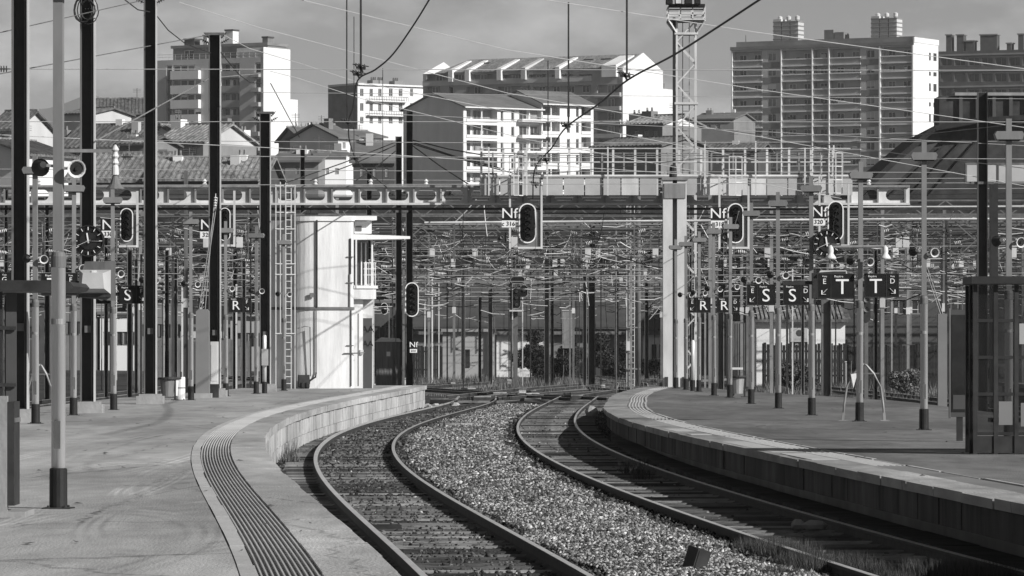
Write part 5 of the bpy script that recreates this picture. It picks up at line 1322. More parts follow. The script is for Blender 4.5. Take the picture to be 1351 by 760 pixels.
# round signal behind the T post
d = 150; k = d/6400; t = thing('railway_signal', 'dark round topped signal seen just right of the T lamp post', 'signal', (X(1143, d), d, GZ))
z1 = Z(418, d)-GZ
MB().slab([(x, z1+z+.33) for x, z in stadium(.13, .5)], 0, .12).build('target_board', 'dark_metal', t)
for z in (.2, -.1): MB().lathe([(.08, 0), (.09, .08), (.05, .02)], (0, 0, z1+.33+z), (0, -1, 0), 12).build('lens', 'galv_mid', t)
MB().box(-.06, .06, .02, .12, 0, z1-.1).build('post', 'galv_mid', t)
# anchor column on the right with guy ropes
d = 145; k = d/6400; t = thing('anchor_block', 'pale weathered concrete stub column left of the information panel', 'anchor', (X(1243, d), d, GZ))
zt = Z(414, d)-GZ; M['stub'] = M['render_mid']
MB().slab([(-6*k, 0), (6*k, 0), (6*k, zt), (-6*k, zt)], -.15, .15).build('column', 'render_mid', t); MB().box(-.3, .3, -.3, .3, -.01, .25).build('footing', 'concrete', t)
for a in (-2, 1): MB().tube([(a*k, 0, zt-.02), (a*k-20*k, .3, zt+62*k)], .012, 5).build('guy_rope', 'galv', t)
# right end of the gantry: dark frame carrying two pale boxes
d = 160; k = d/6400; t = thing('gantry_end', 'dark gantry end with two grey panels at the right edge', 'gantry', (X(1311, d), d, GZ)); z = lambda py: Z(py, d)-GZ
MB().box(-5*k, 5*k, -.2, .2, 0, z(242)).build('column', 'black_steel', t)
for a, b in ((-36, 4), (6, 60)): MB().box(a*k, b*k, -.22, -.18, z(240), z(218)).build('panel', 'panel_grey', t)
MB().box(-38*k, 62*k, -.17, .3, z(243), z(240.3)).build('beam', 'galv_mid', t); MB().box(-38*k, 62*k, -.17, .3, z(217.6), z(215)).build('beam', 'galv_mid', t)
for px in (-37, 5, 60): MB().box((px-1)*k, (px+1)*k, -.25, .2, z(240.2), z(217.7)).build('stiffener', 'galv_mid', t)
# ------------------------------------------------------------------ buildings of the town
class Bld:
    def __init__(s, name, label, cat, px0, d, th, zb=None, group=None):
        s.d = d; s.px0 = px0; s.th = math.radians(th); s.x0 = X(px0, d); s.zb = HT(s.x0, d)-3 if zb is None else zb
        s.t = thing(name, label, cat, (s.x0, d, s.zb), s.th, group)
    def U(s, px, v=0.0):                       # distance along the front (v: behind it)
        k = (px-CX)/F; c, n = math.cos(s.th), math.sin(s.th)
        # point = (x0 + u c - v n, d + u n + v c)
        return (k*(s.d+v*c)-s.x0+v*n)/(c-k*n)
    def V(s, px, u):                           # distance back along the side that starts at u
        k = (px-CX)/F; c, n = math.cos(s.th), math.sin(s.th)
        return (s.x0+u*c-k*(s.d+u*n))/(k*c+n)
    def H(s, py, u=0.0, v=0.0): return Z(py, s.d+u*math.sin(s.th)+v*math.cos(s.th))-s.zb
    def dp(s, u): return s.d+u*math.sin(s.th)
def holed(u0, u1, z0, z1, D, holes):
    m = MB(); us = sorted({u0, u1, *[h[0] for h in holes], *[h[1] for h in holes]}); zs = sorted({z0, z1, *[h[2] for h in holes], *[h[3] for h in holes]})
    for a, b in zip(us, us[1:]):
        run = None
        for c, e in zip(zs, zs[1:]):
            uc, zc = (a+b)/2, (c+e)/2
            if not any(h[0] < uc < h[1] and h[2] < zc < h[3] for h in holes):
                m.add([(a, 0, c), (b, 0, c), (b, 0, e), (a, 0, e)], [(0, 1, 2, 3)])
    for a, b, c, e, dp in holes:
        m.add([(a, 0, c), (b, 0, c), (b, 0, e), (a, 0, e), (a, dp, c), (b, dp, c), (b, dp, e), (a, dp, e)], [(0, 4, 5, 1), (1, 5, 6, 2), (2, 6, 7, 3), (3, 7, 4, 0), (4, 7, 6, 5)])
    m.add([(u0, 0, z0), (u1, 0, z0), (u1, 0, z1), (u0, 0, z1), (u0, D, z0), (u1, D, z0), (u1, D, z1), (u0, D, z1)], [(1, 5, 6, 2), (4, 0, 3, 7), (5, 4, 7, 6), (3, 2, 6, 7)])
    return m
_win = {}
def window(parent, u, v, z, w_, h_, kind='plain', name='window', frame='white_paint', pane='pane'):
    """a framed window: centre u, sill z, front of the frame at depth v"""
    key = (round(w_, 1), round(h_, 1), kind, frame, pane)
    if key not in _win:
        w2, h2 = key[0]/2, key[1]; t_ = .09; m = MB()
        m.box(-w2, w2, -.05, .03, 0, t_); m.box(-w2, w2, -.05, .03, h2-t_, h2); m.box(-w2, -w2+t_, -.048, .03, t_, h2-t_); m.box(w2-t_, w2, -.048, .03, t_, h2-t_)
        if kind in ('double', 'shutter'): m.box(-.05, .05, -.046, .03, t_, h2-t_)
        a = m.build('w', frame).data
        p = MB(); p.box(-w2+t_, w2-t_, -.01, .02, t_, h2-t_); b = p.build('p', pane).data
        sh = None
        if kind == 'shutter':
            q = MB(); 
            for i in range(6): q.box(-w2-.04, -.02, -.1, -.055, h2*i/6+.02, h2*(i+1)/6-.03); q.box(.02, w2+.04, -.1, -.055, h2*i/6+.02, h2*(i+1)/6-.03)
            sh = q.build('s', 'render_grey').data
        for o in list(COL.objects):
            if o.data in (a, b, sh) and o.name.split('.')[0] in ('w', 'p', 's'): bpy.data.objects.remove(o)
        for me, nm in ((a, 'window'), (b, 'pane'), (sh, 'shutter')):
            if me: me.name = nm
        _win[key] = (a, b, sh)
    a, b, sh = _win[key]
    o = place(name, a, parent, (u, v, z)); place('pane', b, o)
    if sh: place('shutters', sh, o)
    return o
def box(B, name, u0, u1, v0, v1, z0, z1, m_, parent=None): return MB().box(u0, u1, v0, v1, z0, z1).build(name, m_, parent or B.t)
PANES = ['pane', 'pane', 'curtain', 'render_mid']

# --- right slab tower
B = Bld('apartment_tower', 'long grey slab tower of loggias with a white end wall and roof stacks', 'apartment block', 965.5, 930, -29, 18)
ue = B.U(1205); D = B.V(1237, ue)
zt = B.H(63, 0)
bays = [(966, 1006, 'L'), (1006, 1031, 'W'), (1031, 1072, 'L'), (1072, 1094, 'L'), (1094, 1136, 'L'), (1136, 1161, 'W'), (1162, 1204, 'L')]
holes = []; NF = 12; fl = []
for k in range(NF): fl.append((B.H(69+20*k, 0), B.H(81.5+20*k, 0), B.H(88.5+20*k, 0)))
lo = []
for a, b, ty in bays:
    ua, ub = B.U(a)+.15, B.U(b)-.15
    for top, par, flo in fl:
        if flo < 2: continue
        if ty == 'L': holes.append((ua, ub, flo+.02, top, 1.5)); lo.append((ua, ub, par, flo, top))
        else: holes.append(((ua+ub)/2-.9, (ua+ub)/2+.9, par-.1, top-.35, .25))
holed(0, ue, 0, zt, D, holes).build('wall', 'render_pale', B.t)
par_me = {}
for ua, ub, par, flo, top in lo:
    w_ = ub-ua
    q = par_me.get(round(w_, 1))
    if q is None:
        m = MB(); m.box(0, w_, .06, .14, .06, par-flo); o = m.build('parapet', 'render_grey', B.t, (ua, 0, flo))
        m = MB(); m.box(-.1, w_+.1, -.15, .2, par-flo, par-flo+.22); c1 = m.build('parapet_rail', 'render_white', o)
        m = MB(); m.box(-.1, w_+.1, -.17, .2, -.24, .05); c2 = m.build('floor_edge', 'render_white', o); par_me[round(w_, 1)] = (o.data, c1.data, c2.data)
    else:
        o = place('parapet', q[0], B.t, (ua, 0, flo)); place('parapet_rail', q[1], o); place('floor_edge', q[2], o)
    n = max(1, int(w_/2.6))
    for i in range(n):
        if rnd.random() < .88: window(B.t, ua+w_*(i+.5)/n, 1.46, flo+.1, 1.5, min(2.2, top-flo-.2), 'double', pane=rnd.choice(PANES))
    if rnd.random() < .7:
        m = MB(); x = ua+rnd.uniform(.4, w_-.8); m.box(x, x+rnd.uniform(.4, 1.6), .35, .45, flo+.9, par+rnd.uniform(.3, 1.0)); m.build(rnd.choice(('awning', 'laundry', 'plant_box')), rnd.choice(('render_pale', 'render_dark', 'white_paint')), B.t)
for a, b, ty in bays:
    if ty == 'W':
        ua, ub = B.U(a)+.15, B.U(b)-.15; c = (ua+ub)/2
        for i, (top, par, flo) in enumerate(fl):
            if flo < 2: continue
            window(B.t, c, .15, par-.08, 1.7, top-par-.3, 'double', pane=rnd.choice(('pane', 'curtain', 'curtain')))
            if rnd.random() < .5: box(B, 'roller_blind', c-.78, c+.78, .105, .125, top-.4-(top-par)*rnd.uniform(.2, .7), top-.42, rnd.choice(('render_white', 'render_pale')))
            box(B, 'spandrel', ua-.1, ub+.1, -.06, .05, flo-.4, par-.3, 'render_mid')
for px in (966, 1031, 1072, 1094, 1161, 1204.5): 
    u = B.U(px); box(B, 'fin', u-.13, u+.13, -.28, .1, 1, zt-.6, 'render_white')
box(B, 'cornice', -.2, ue+.15, -.35, .0, zt-.55, zt+.1, 'render_mid')
box(B, 'roof_parapet', .5, ue-.1, .9, D-.6, zt+.005, zt+1.1, 'render_mid')
box(B, 'end_parapet', ue-.05, ue+.25, -.1, D+.1, zt-.1, zt+.9, 'white_paint')
endm = MB(); endm.box(ue+.004, ue+.14, .05, D-.02, 0, zt-.1); endm.build('end_wall', 'render_white', B.t)
for i in range(7):
    for w0 in ((.60, .68), (.78, .92)):
        z = zt-3.2-i*2.9; v0, v1 = D*w0[0], D*w0[1]
        o = MB().box(ue+.141, ue+.2, v0, v1, z, z+(1.6 if i % 2 == 0 else .9)).build('window', 'white_paint', B.t); MB().box(ue+.201, ue+.23, v0+.08, v1-.08, z+.08, z+(1.52 if i % 2 == 0 else .82)).build('pane', 'pane', o)
def stack(px0, px1, py0, n, ribs, lab):
    u0, u1 = B.U(px0, 4), B.U(px1, 4); z0 = zt+1.1; z1 = B.H(py0, u0, 4); w_ = (u1-u0)/n
    for i in range(n):
        c = box(B, 'chimney', u0+w_*i+.05, u0+w_*(i+1)-.15, 3, 5.5, z0, z1-(.5 if i else 0), 'render_mid' if not ribs else 'render_pale')
        if ribs:
            for j in range(5): MB().box(u0+w_*i, u0+w_*(i+1)-.1, 2.9, 5.6, z0+.3+j*(z1-z0)/5.2, z0+.55+j*(z1-z0)/5.2).build('chimney_band', 'render_mid', c)
            MB().lathe([(.2, 0), (.45, .3), (.45, .9), (.1, 1.1)], (u0+w_*(i+.5), 4.2, z1-.4), n=10).build('chimney_cowl', 'galv_pale', c)
stack(1023, 1057, 26, 3, True, ''); stack(1090, 1117, 40, 2, False, ''); stack(1152, 1187, 22, 3, True, '')
MB().bar((B.U(984, 4), 4, zt+1), (B.U(984, 4), 4, zt+2.6), .1).build('antenna', 'galv_mid', B.t)

# --- left tower
B = Bld('apartment_tower', 'pale stepped tower block with panelled balconies and a bright blank side wall', 'apartment block', 207, 935, -30, 16)
ue = B.U(347); D = B.V(382, ue); zt = B.H(80, 0)
fl = []; holes = []
for k in range(9):
    top, sill, par = B.H(87+19.2*k), B.H(94.5+19.2*k), B.H(105.5+19.2*k); fl.append((top, sill, par))
cols = [(219.5, 226.5, 0), (228, 265, 1), (292, 316, 2), (336.5, 344, 3)]
for top, sill, par in fl:
    if par < 1.5: continue
    for a, b, ty in cols:
        ua, ub = B.U(a), B.U(b)
        if ty == 0: holes.append((ua, ub, par-.3, top, .4))
        elif ty == 1: holes.append((ua, ub, sill-.2, top, .5))
        elif ty == 2: holes.append((ua, ub, par+.1, top, 1.3))
        else: holes.append((ua, ub, sill-.9, top, .35))
holed(0, ue, 0, zt, D, holes).build('wall', 'render_pale', B.t)
for top, sill, par in fl:
    if par < 1.5: continue
    for a, b, ty in cols:
        ua, ub = B.U(a), B.U(b); w_ = ub-ua
        if ty == 0: window(B.t, (ua+ub)/2, .33, par-.25, w_-.1, top-par+.2)
        elif ty == 1:
            for i in range(4):
                if rnd.random() < .35: box(B, 'roller_blind', ua+w_*i/4+.15, ua+w_*(i+1)/4-.15, .33, .36, top-rnd.uniform(.3, .9), top-.02, 'render_white')
                window(B.t, ua+w_*(i+.5)/4, .42, sill-.2, w_/4-.1, top-sill+.15, pane=rnd.choice(PANES))
            box(B, 'balcony', ua, ub, -.9, -.0, par-.1, sill-.05, 'render_white')
        elif ty == 2:
            for i in range(3): window(B.t, ua+w_*(i+.5)/3, 1.24, par+.2, w_/3-.2, top-par-.3, pane=rnd.choice(PANES))
            box(B, 'parapet', ua, ub, -.1, .05, par+.05, sill-.35, 'render_grey')
            if rnd.random() < .8: box(B, 'laundry', ua+w_*.45, ua+w_*.6, .3, .36, par+.4, top-.4, 'white_paint')
        else:
            window(B.t, (ua+ub)/2, .28, sill-.9, w_-.15, top-sill+.7); box(B, 'balcony', ua-.5, ub, -.8, -.0, par-.1, par+.7, 'render_grey')
box(B, 'end_wall', ue+.004, ue+.15, -.05, D+.05, 0, B.H(62, ue), 'render_white')
box(B, 'end_wall_upper', ue-6, ue-.004, .05, D, zt+.004, B.H(62.5, ue), 'render_white')
D2 = B.V(392, ue); box(B, 'rear_wing', ue-6, ue+.16, D+.06, D2, 0, B.H(131, ue, D), 'render_white')
u1 = B.U(220); u2 = B.U(345)
pent = holed(u1, u2, 0, B.H(62)-zt-.3, D-3, [(B.U(a), B.U(b), .3, 2.0, .3) for a, b in ((234, 247), (268, 280), (313, 327))]).build('penthouse', 'render_mid', B.t, (0, 2.2, zt+.004))
for a, b in ((234, 247), (268, 280), (313, 327)): window(pent, (B.U(a)+B.U(b))/2, .24, .32, B.U(b)-B.U(a)-.1, 1.6, 'double')
box(B, 'penthouse_roof', u1-.3, u2+.2, 1.8, D, B.H(62)-.29, B.H(61)+.1, 'render_mid')
for i in range(2): box(B, 'roof_railing', 0, u2, -.02, .03, zt+.55+i*.5, zt+.6+i*.5, 'galv_pale')
for i in range(18): box(B, 'railing_post', u2*i/17-.03, u2*i/17+.03, -.018, .028, zt+.002, zt+1.1, 'galv_pale')
for a, b, py, mm in ((247, 260, 50, 'render_dark'), (272, 277, 46, 'render_pale'), (301, 311, 40, 'render_white'), (350, 357, 51, 'render_mid')):
    c = box(B, 'chimney', B.U(a, 5), B.U(b, 5), 4, 6, zt+1, B.H(py+2, 10, 5), mm); MB().box(B.U(a, 5)-.15, B.U(b, 5)+.15, 3.9, 6.1, B.H(py+2, 10, 5), B.H(py, 10, 5)).build('chimney_cap', 'render_dark', c)

# --- flats with the big blank gable, two stepped units
def flats(label, px0, px1, d, eave_py, rows, cols, ridge, gable_px=None, zb=22):
    B = Bld('apartment_block', label, 'apartment block', px0, d, 37, zb)
    ue = B.U(px1); ze = B.H(eave_py); D = 14.0 if gable_px is None else abs(B.V(gable_px, 0))
    holes = []; info = []
    for r0, r1, pr in rows:
        for a, b, ty in cols:
            ua, ub = B.U(a), B.U(b); dp = B.dp((ua+ub)/2)
            zt_, zb_, zp = Z(r0, dp)-B.zb, Z(r1, dp)-B.zb, Z(pr, dp)-B.zb
            if ty == 'L': holes.append((ua, ub, zp+.1, zt_, 1.6)); info.append((ua, ub, zp, zb_, zt_, ty))
            elif ty == 'W': holes.append((ua, ub, zb_-.4, zt_-.3, .25)); info.append((ua, ub, zp, zb_-.4, zt_-.3, ty))
            else: holes.append((ua, ub, zp+.1, zt_, .5)); info.append((ua, ub, zp, zb_, zt_, ty))
    holed(0, ue, 0, ze, D, holes).build('wall', 'render_white', B.t)
    for ua, ub, zp, zb_, zt_, ty in info:
        w_ = ub-ua
        if ty == 'W': window(B.t, (ua+ub)/2, .18, zb_+.02, w_-.04, zt_-zb_-.04, 'plain', frame='render_grey')
        else:
            y = 1.5 if ty == 'L' else .42
            n = max(1, int(w_/1.9))
            for i in range(n): window(B.t, ua+w_*(i+.5)/n, y, zp+.15, min(1.6, w_/n-.1), zt_-zp-.35, 'double', pane=rnd.choice(('pane', 'pane', 'curtain')), frame='render_grey')
            if ty == 'L': box(B, 'parapet', ua-.05, ub+.05, -.12, .05, zp, zb_-.1, 'render_white')
            else:
                box(B, 'balcony', ua-.2, ub+.2, -1.3, -.004, zp-.1, zb_-.15, 'render_white')
            if w_ > 3:
                for q in range(3): box(B, 'plant_box', ua+w_*rnd.random()*.9, ua+w_*rnd.random()*.1+w_*.9, .15, .3, zb_-.05, zb_+rnd.uniform(.1, .4), 'render_dark') if rnd.random() < .3 else None
                box(B, 'pillar', (ua+ub)/2-.1, (ua+ub)/2+.1, .03, .2, zb_-.1, zt_, 'render_white')
    return B, ue, ze, D
rows = [(144+20.9*k, 156.5+20.9*k, 161+20.9*k) for k in range(6)]
B, ue, ze, D = flats('white flats with a large plain grey gable and stacked loggias above the gantry', 612, 714, 840, 140, rows, [(615.5, 656, 'L'), (660.5, 664, 'W'), (674.5, 678.5, 'W'), (684.5, 713, 'B')], 125, 533)
zr = B.H(124.5, 0, D/2); zl = B.H(139, 0, D)
m = MB(); m.add([(0, 0, ze), (0, D, ze), (0, D/2, zr), (ue, 0, ze), (ue, D, ze), (ue, D/2, zr)], [(0, 2, 1), (3, 4, 5), (0, 1, 4, 3)]); m.build('gable', 'render_white', B.t)
box(B, 'gable_wall', -.15, -.004, 0, D, 0, ze, 'render_white')
m = MB()
for s, v0 in ((-1, -.7), (1, D+.7)):
    q = [(-.4, v0, ze-.25), (ue+.3, v0, ze-.25), (ue+.3, D/2, zr+.12), (-.4, D/2, zr+.12)]; m.add(q+[(x, y, z+.2) for x, y, z in q], [(0, 1, 2, 3), (7, 6, 5, 4), (0, 4, 5, 1), (1, 5, 6, 2), (2, 6, 7, 3), (3, 7, 4, 0)])
m.build('roof', 'roof_grey', B.t)
box(B, 'gutter', -.3, ue+.2, -.9, -.66, ze-.3, ze-.1, 'white_paint'); box(B, 'edge_band', -.1, .25, -.05, .02, 0, ze-.3, 'white_paint')
D1 = B.dp(ue)-.6
rows = [(139+21*k, 151.5+21*k, 156+21*k) for k in range(6)]
B, ue, ze, D = flats('white flats continuing behind the gabled flats, with narrow windows at their right end', 714.5, 783, D1, 136, rows, [(716, 738.5, 'L'), (748, 752, 'W'), (760, 763.5, 'W'), (767, 779.5, 'L')], 121)
zr = B.H(121, 0, D/2)
m = MB(); m.add([(0, 0, ze), (0, D, ze), (0, D/2, zr), (ue, 0, ze), (ue, D, ze), (ue, D/2, zr)], [(0, 2, 1), (3, 4, 5), (0, 1, 4, 3)]); m.build('gable', 'render_white', B.t)
m = MB()
for s, v0 in ((-1, -.7), (1, D+.7)):
    q = [(-.3, v0, ze-.25), (ue+.3, v0, ze-.25), (ue+.3, D/2, zr+.12), (-.3, D/2, zr+.12)]; m.add(q+[(x, y, z+.2) for x, y, z in q], [(0, 1, 2, 3), (7, 6, 5, 4), (0, 4, 5, 1), (1, 5, 6, 2), (2, 6, 7, 3), (3, 7, 4, 0)])
m.build('roof', 'roof_grey', B.t); box(B, 'gutter', -.3, ue+.2, -.9, -.66, ze-.3, ze-.1, 'white_paint')

# --- white block with the grey blind side
B = Bld('apartment_block', 'small white block with a dark blind side, left of the gabled flats', 'apartment block', 472, 1000, 37, 30)
ue = B.U(558); ze = B.H(112); D = abs(B.V(434, 0)); holes = []; info = []
for r0, r1 in ((117, 127), (136, 146.5), (154, 163)):
    for a, b, ty in ((475, 479.5, 'W'), (487.5, 492, 'W'), (499, 503.5, 'D'), (513, 518, 'W'), (526, 531, 'W'), (541, 545, 'W')):
        ua, ub = B.U(a), B.U(b); dp = B.dp(ua); holes.append((ua, ub, Z(r1, dp)-B.zb, Z(r0, dp)-B.zb, .25)); info.append(((ua+ub)/2, Z(r1, dp)-B.zb, ub-ua, Z(r0, dp)-Z(r1, dp)))
holed(0, ue, 0, ze, D, holes).build('wall', 'render_white', B.t)
for u, z, w_, h_ in info: window(B.t, u, .18, z+.02, w_-.06, h_-.06, 'double', frame='render_grey')
box(B, 'blind_wall', -.15, -.004, 0, D+.1, 0, ze+.4, 'render_mid'); box(B, 'cornice', -.2, ue+.3, -.5, D, ze+.004, ze+.35, 'white_paint')
for py in (130, 149):
    z = B.H(py); box(B, 'balcony', B.U(484), B.U(535), -1, -.004, z-.5, z-.3, 'white_paint')
    for i in range(24): u = B.U(484)+(B.U(535)-B.U(484))*i/23; box(B, 'baluster', u-.03, u+.03, -.98, -.93, z-.3, z+.5, 'dark_metal')
    box(B, 'hand_rail', B.U(484), B.U(535), -1, -.9, z+.5, z+.58, 'dark_metal')
for a, b in ((488, 496), (497, 501), (517, 530)): 
    c = box(B, 'chimney', B.U(a, 3), B.U(b, 3), 2, 4, ze+.35, B.H(106, 6, 3), 'render_mid')
    for q in range(3): MB().lathe([(.2, 0), (.15, .7)], (B.U(a, 3)+.4+q*.5, 3, B.H(106, 6, 3)), n=8).build('chimney_pot', 'tile_dark', c)

# --- long slab with tiled attic roof and the white end gable
B = Bld('apartment_block', 'long shaded block with tiled attic roofs and a bright white end gable', 'apartment block', 558, 965, -30, 25)
ue = B.U(821); D = B.V(873, ue); ze = B.H(97.5, 0); zr = B.H(82, 0, D/2)
def BZ(py, u): return Z(py, B.dp(u))-B.zb
holes = []; info = []
for a, b in ((563, 590), (600, 612), (621, 650), (664, 690), (698, 720), (728, 756), (763, 781)): 
    ua, ub = B.U(a), B.U(b); holes.append((ua, ub, BZ(108, ua), BZ(98.5, ua), 1.2)); info.append((ua, ub, BZ(108, ua), BZ(98.5, ua)))
for a, b in ((563, 580), (592, 598), (615, 640), (656, 700), (703, 780)):
    ua, ub = B.U(a), B.U(b); holes.append((ua, ub, BZ(124, ua), BZ(114.5, ua), 1.0)); info.append((ua, ub, BZ(124, ua), BZ(114.5, ua)))
for r in range(6):
    ua, ub = B.U(788), B.U(819); holes.append((ua, ub, BZ(123.5+18*r, ua), BZ(112+18*r, ua), 1.3)); info.append((ua, ub, BZ(123.5+18*r, ua), BZ(112+18*r, ua)))
holed(0, ue, 0, ze, D, holes).build('wall', 'render_grey', B.t)
for ua, ub, z0, z1 in info:
    n = max(1, int((ub-ua)/3)); dp = 1.2 if ub-ua < 6 else 1.0
    for i in range(n): window(B.t, ua+(ub-ua)*(i+.5)/n, .9, z0+.03, 1.5, z1-z0-.06, 'double', pane=rnd.choice(PANES))
for r in range(6):
    ua, ub = B.U(786), B.U(820); box(B, 'balcony', ua, ub, -.8, -.004, BZ(128.5+18*r, ua), BZ(123+18*r, ua), 'render_grey')
box(B, 'parapet_band', 0, B.U(781), -.15, -.004, BZ(114, 0), BZ(107, 0), 'render_pale')
m = MB(); m.add([(0, 0, ze), (0, D, ze), (0, D/2, zr), (ue, 0, ze), (ue, D, ze), (ue, D/2, zr)], [(0, 2, 1), (3, 4, 5), (0, 1, 4, 3)]); m.build('gable', 'render_white', B.t)
m = MB()
for v0 in (-.4, D+.4):
    q = [(3, v0, ze-.15), (ue+.0, v0, ze-.15), (ue+.0, D/2, zr+.1), (6, D/2, zr+.1)]; m.add(q+[(x, y, z+.22) for x, y, z in q], [(0, 1, 2, 3), (7, 6, 5, 4), (0, 4, 5, 1), (1, 5, 6, 2), (2, 6, 7, 3), (3, 7, 4, 0)])
m.build('roof', 'tile', B.t)
box(B, 'end_wall', ue+.004, ue+.2, -.1, D+.1, 0, ze, 'render_white'); m = MB(); m.add([(ue+.3, -.1, ze), (ue+.3, D+.1, ze), (ue+.3, D/2, zr+.5), (ue, -.1, ze), (ue, D+.1, ze), (ue, D/2, zr+.5)], [(0, 1, 2), (5, 4, 3), (0, 2, 5, 3), (1, 4, 5, 2), (0, 3, 4, 1)]); m.build('end_gable', 'render_white', B.t)
for px in (597, 619, 661, 693, 738, 806):
    u = B.U(px); m = MB(); w_ = .5 if px != 806 else 1.6; q = [(-.9, ze-1.8), (-.9, ze+.5), (D/2-1.5, zr), (D/2-1.5, ze-1.8)]
    m.add([(u-w_, y, z) for y, z in q]+[(u+w_, y, z) for y, z in q], [(0, 1, 2, 3), (7, 6, 5, 4), (0, 4, 5, 1), (1, 5, 6, 2), (2, 6, 7, 3), (3, 7, 4, 0)]); m.build('dormer_fin', 'render_white' if px not in (693,) else 'render_pale', B.t)
for px in (623, 760, 783): box(B, 'skylight', B.U(px)-1, B.U(px)+1, D*.3, D*.36, ze+(zr-ze)*.62, ze+(zr-ze)*.62+.5, 'pane')
box(B, 'side_wing', ue-2, ue+.1, D+.12, B.V(890, ue), 0, BZ(112, ue), 'render_white')
c = box(B, 'chimney', ue-2, ue-.5, D+1, D+2.2, BZ(112, ue), BZ(104, ue), 'render_mid')

# --- smaller houses
def house(name, label, pxl, pxr, d, th, ey, ry, D, wm, rm, wins=(), zb=None, cat='house', chim=(), over=.4, gm=None, kind='shutter', tile_rows=True):
    B = Bld(name, label, cat, pxl, d, th, zb); ue = B.U(pxr); ze = B.H(ey); zr = B.H(ry, 0, D/2 if D > 0 else 0)
    holes = []; inf = []
    for a, b, t0, t1 in wins:
        ua, ub = B.U(a), B.U(b); dp = B.dp(ua); z1, z0 = Z(t0, dp)-B.zb, Z(t1, dp)-B.zb; holes.append((ua, ub, z0, z1, .22)); inf.append(((ua+ub)/2, z0, ub-ua, z1-z0))
    holed(0, ue, 0, ze, D, holes).build('wall', wm, B.t)
    for u, z, w_, h_ in inf: window(B.t, u, .15, z+.02, w_-.05, h_-.04, kind, frame='render_pale')
    m = MB(); m.add([(0, 0, ze), (0, D, ze), (0, D/2, zr), (ue, 0, ze), (ue, D, ze), (ue, D/2, zr)], [(0, 2, 1), (3, 4, 5), (0, 1, 4, 3)]); m.build('gable', gm or wm, B.t)
    m = MB(); s_ = (zr-ze)/(D/2)
    for v0 in (-over, D+over):
        z0 = ze-over*s_; q = [(-over, v0, z0+.05), (ue+over, v0, z0+.05), (ue+over, D/2, zr+.05), (-over, D/2, zr+.05)]
        m.add(q+[(x, y, z+.18) for x, y, z in q], [(0, 1, 2, 3), (7, 6, 5, 4), (0, 4, 5, 1), (1, 5, 6, 2), (2, 6, 7, 3), (3, 7, 4, 0)])
    rf = m.build('roof', rm, B.t)
    if tile_rows:
        m = MB(); n = int((ue+2*over)/.45)
        for v0 in (-over, D+over):
            z0 = ze-over*s_
            for i in range(n):
                u = -over+(ue+2*over)*(i+.5)/n; m.bar((u, v0, z0+.25), (u, D/2, zr+.25), .16, .1)
        o = m.build('tile_rows', rm, rf); o['kind'] = 'stuff'
    MB().box(-over, ue+over, D/2-.15, D/2+.15, zr+.2, zr+.36).build('ridge', 'tile', rf)
    for q in range(rnd.choice((1, 2, 2, 3))):
        u = ue*rnd.uniform(.1, .9); v = D*rnd.uniform(.3, .7); h0 = ze+(zr-ze)*.6
        if rnd.random() < .6:
            m = MB(); z1 = zr+rnd.uniform(.8, 2.0); m.bar((u, v, h0), (u, v, z1), .06); [m.bar((u-.5, v, z1-.12-.18*j), (u+.5, v, z1-.12-.18*j), .035) for j in range(3)]; m.build('aerial', 'galv_mid', rf)
        else: MB().box(u-.35, u+.35, v-.35, v+.35, h0, zr+rnd.uniform(.3, 1.0)).build('chimney', rnd.choice(('render_pale', 'render_mid', 'render_white')), rf)
    for px, py, w_, mm in chim:
        u = B.U(px, D*.5); dz = B.H(py, u, D*.5); c = MB().box(u-w_/2, u+w_/2, D*.4, D*.4+w_, ze, dz).build('chimney', mm, rf)
        for q in (-.25, .25): MB().lathe([(.12, 0), (.1, .4)], (u+q*w_, D*.4+w_/2, dz), n=8).build('chimney_pot', 'tile', c)
    return B
house('house', 'grey house with two shuttered windows and a rough tiled roof below the left tower', 205, 268, 450, -30, 190, 168, 9, 'render_mid', 'tile', [(236.5, 242, 194, 210), (253.5, 260, 194, 210)], chim=[(239, 158, 1.1, 'render_white')], gm='render_pale')
house('house', 'house with a bright white gable between the two tallest left masts', 266, 325, 452, 55, 200, 168, 9.5, 'render_white', 'tile', [], chim=[(316, 172, 1.0, 'white_paint')])
house('house', 'dark gabled house with chimneys standing against the sky behind the third mast', 129, 192, 610, 4, 150, 132, 9, 'render_dark', 'tile_dark', [], chim=[(137, 136, 1.4, 'render_mid'), (183, 142, 1.4, 'render_dark')])
house('house', 'low white gabled house right of the second mast at far left', 38, 96, 400, 62, 205, 186, 8, 'render_white', 'tile_dark', [], chim=[])
house('house', 'dark roofed house behind the nearest lamp post', 80, 190, 470, -20, 196, 168, 10, 'render_dark', 'tile_dark', [(100, 104, 198, 210)], chim=[(88, 172, 1.0, 'render_mid')])
house('house', 'pale house fragment seen at the very left edge', -14, 19, 430, -20, 172, 150, 8, 'render_pale', 'tile_dark', [(2, 6, 176, 190)])
house('house', 'white house with dark roof left of the third mast under the far hill', 84, 122, 560, -35, 152, 146, 7, 'render_pale', 'tile_dark', [(106, 110, 156, 166)])
house('house', 'small ruined pale house right of the third mast', 158, 190, 420, -25, 192, 183, 6, 'render_mid', 'tile_dark', [(166, 170, 196, 203)], chim=[(178, 178, .9, 'white_paint')])
house('house', 'low tiled roof spreading above the gantry, between the second and third masts', 90, 200, 368, -8, 240, 206, 12, 'render_dark', 'tile')
house('house', 'low tiled roof with pale streaks above the gantry between the third and fifth masts', 196, 345, 366, -6, 238, 212, 10, 'render_dark', 'tile', chim=[(237, 206, .7, 'white_paint'), (322, 205, .7, 'white_paint')])
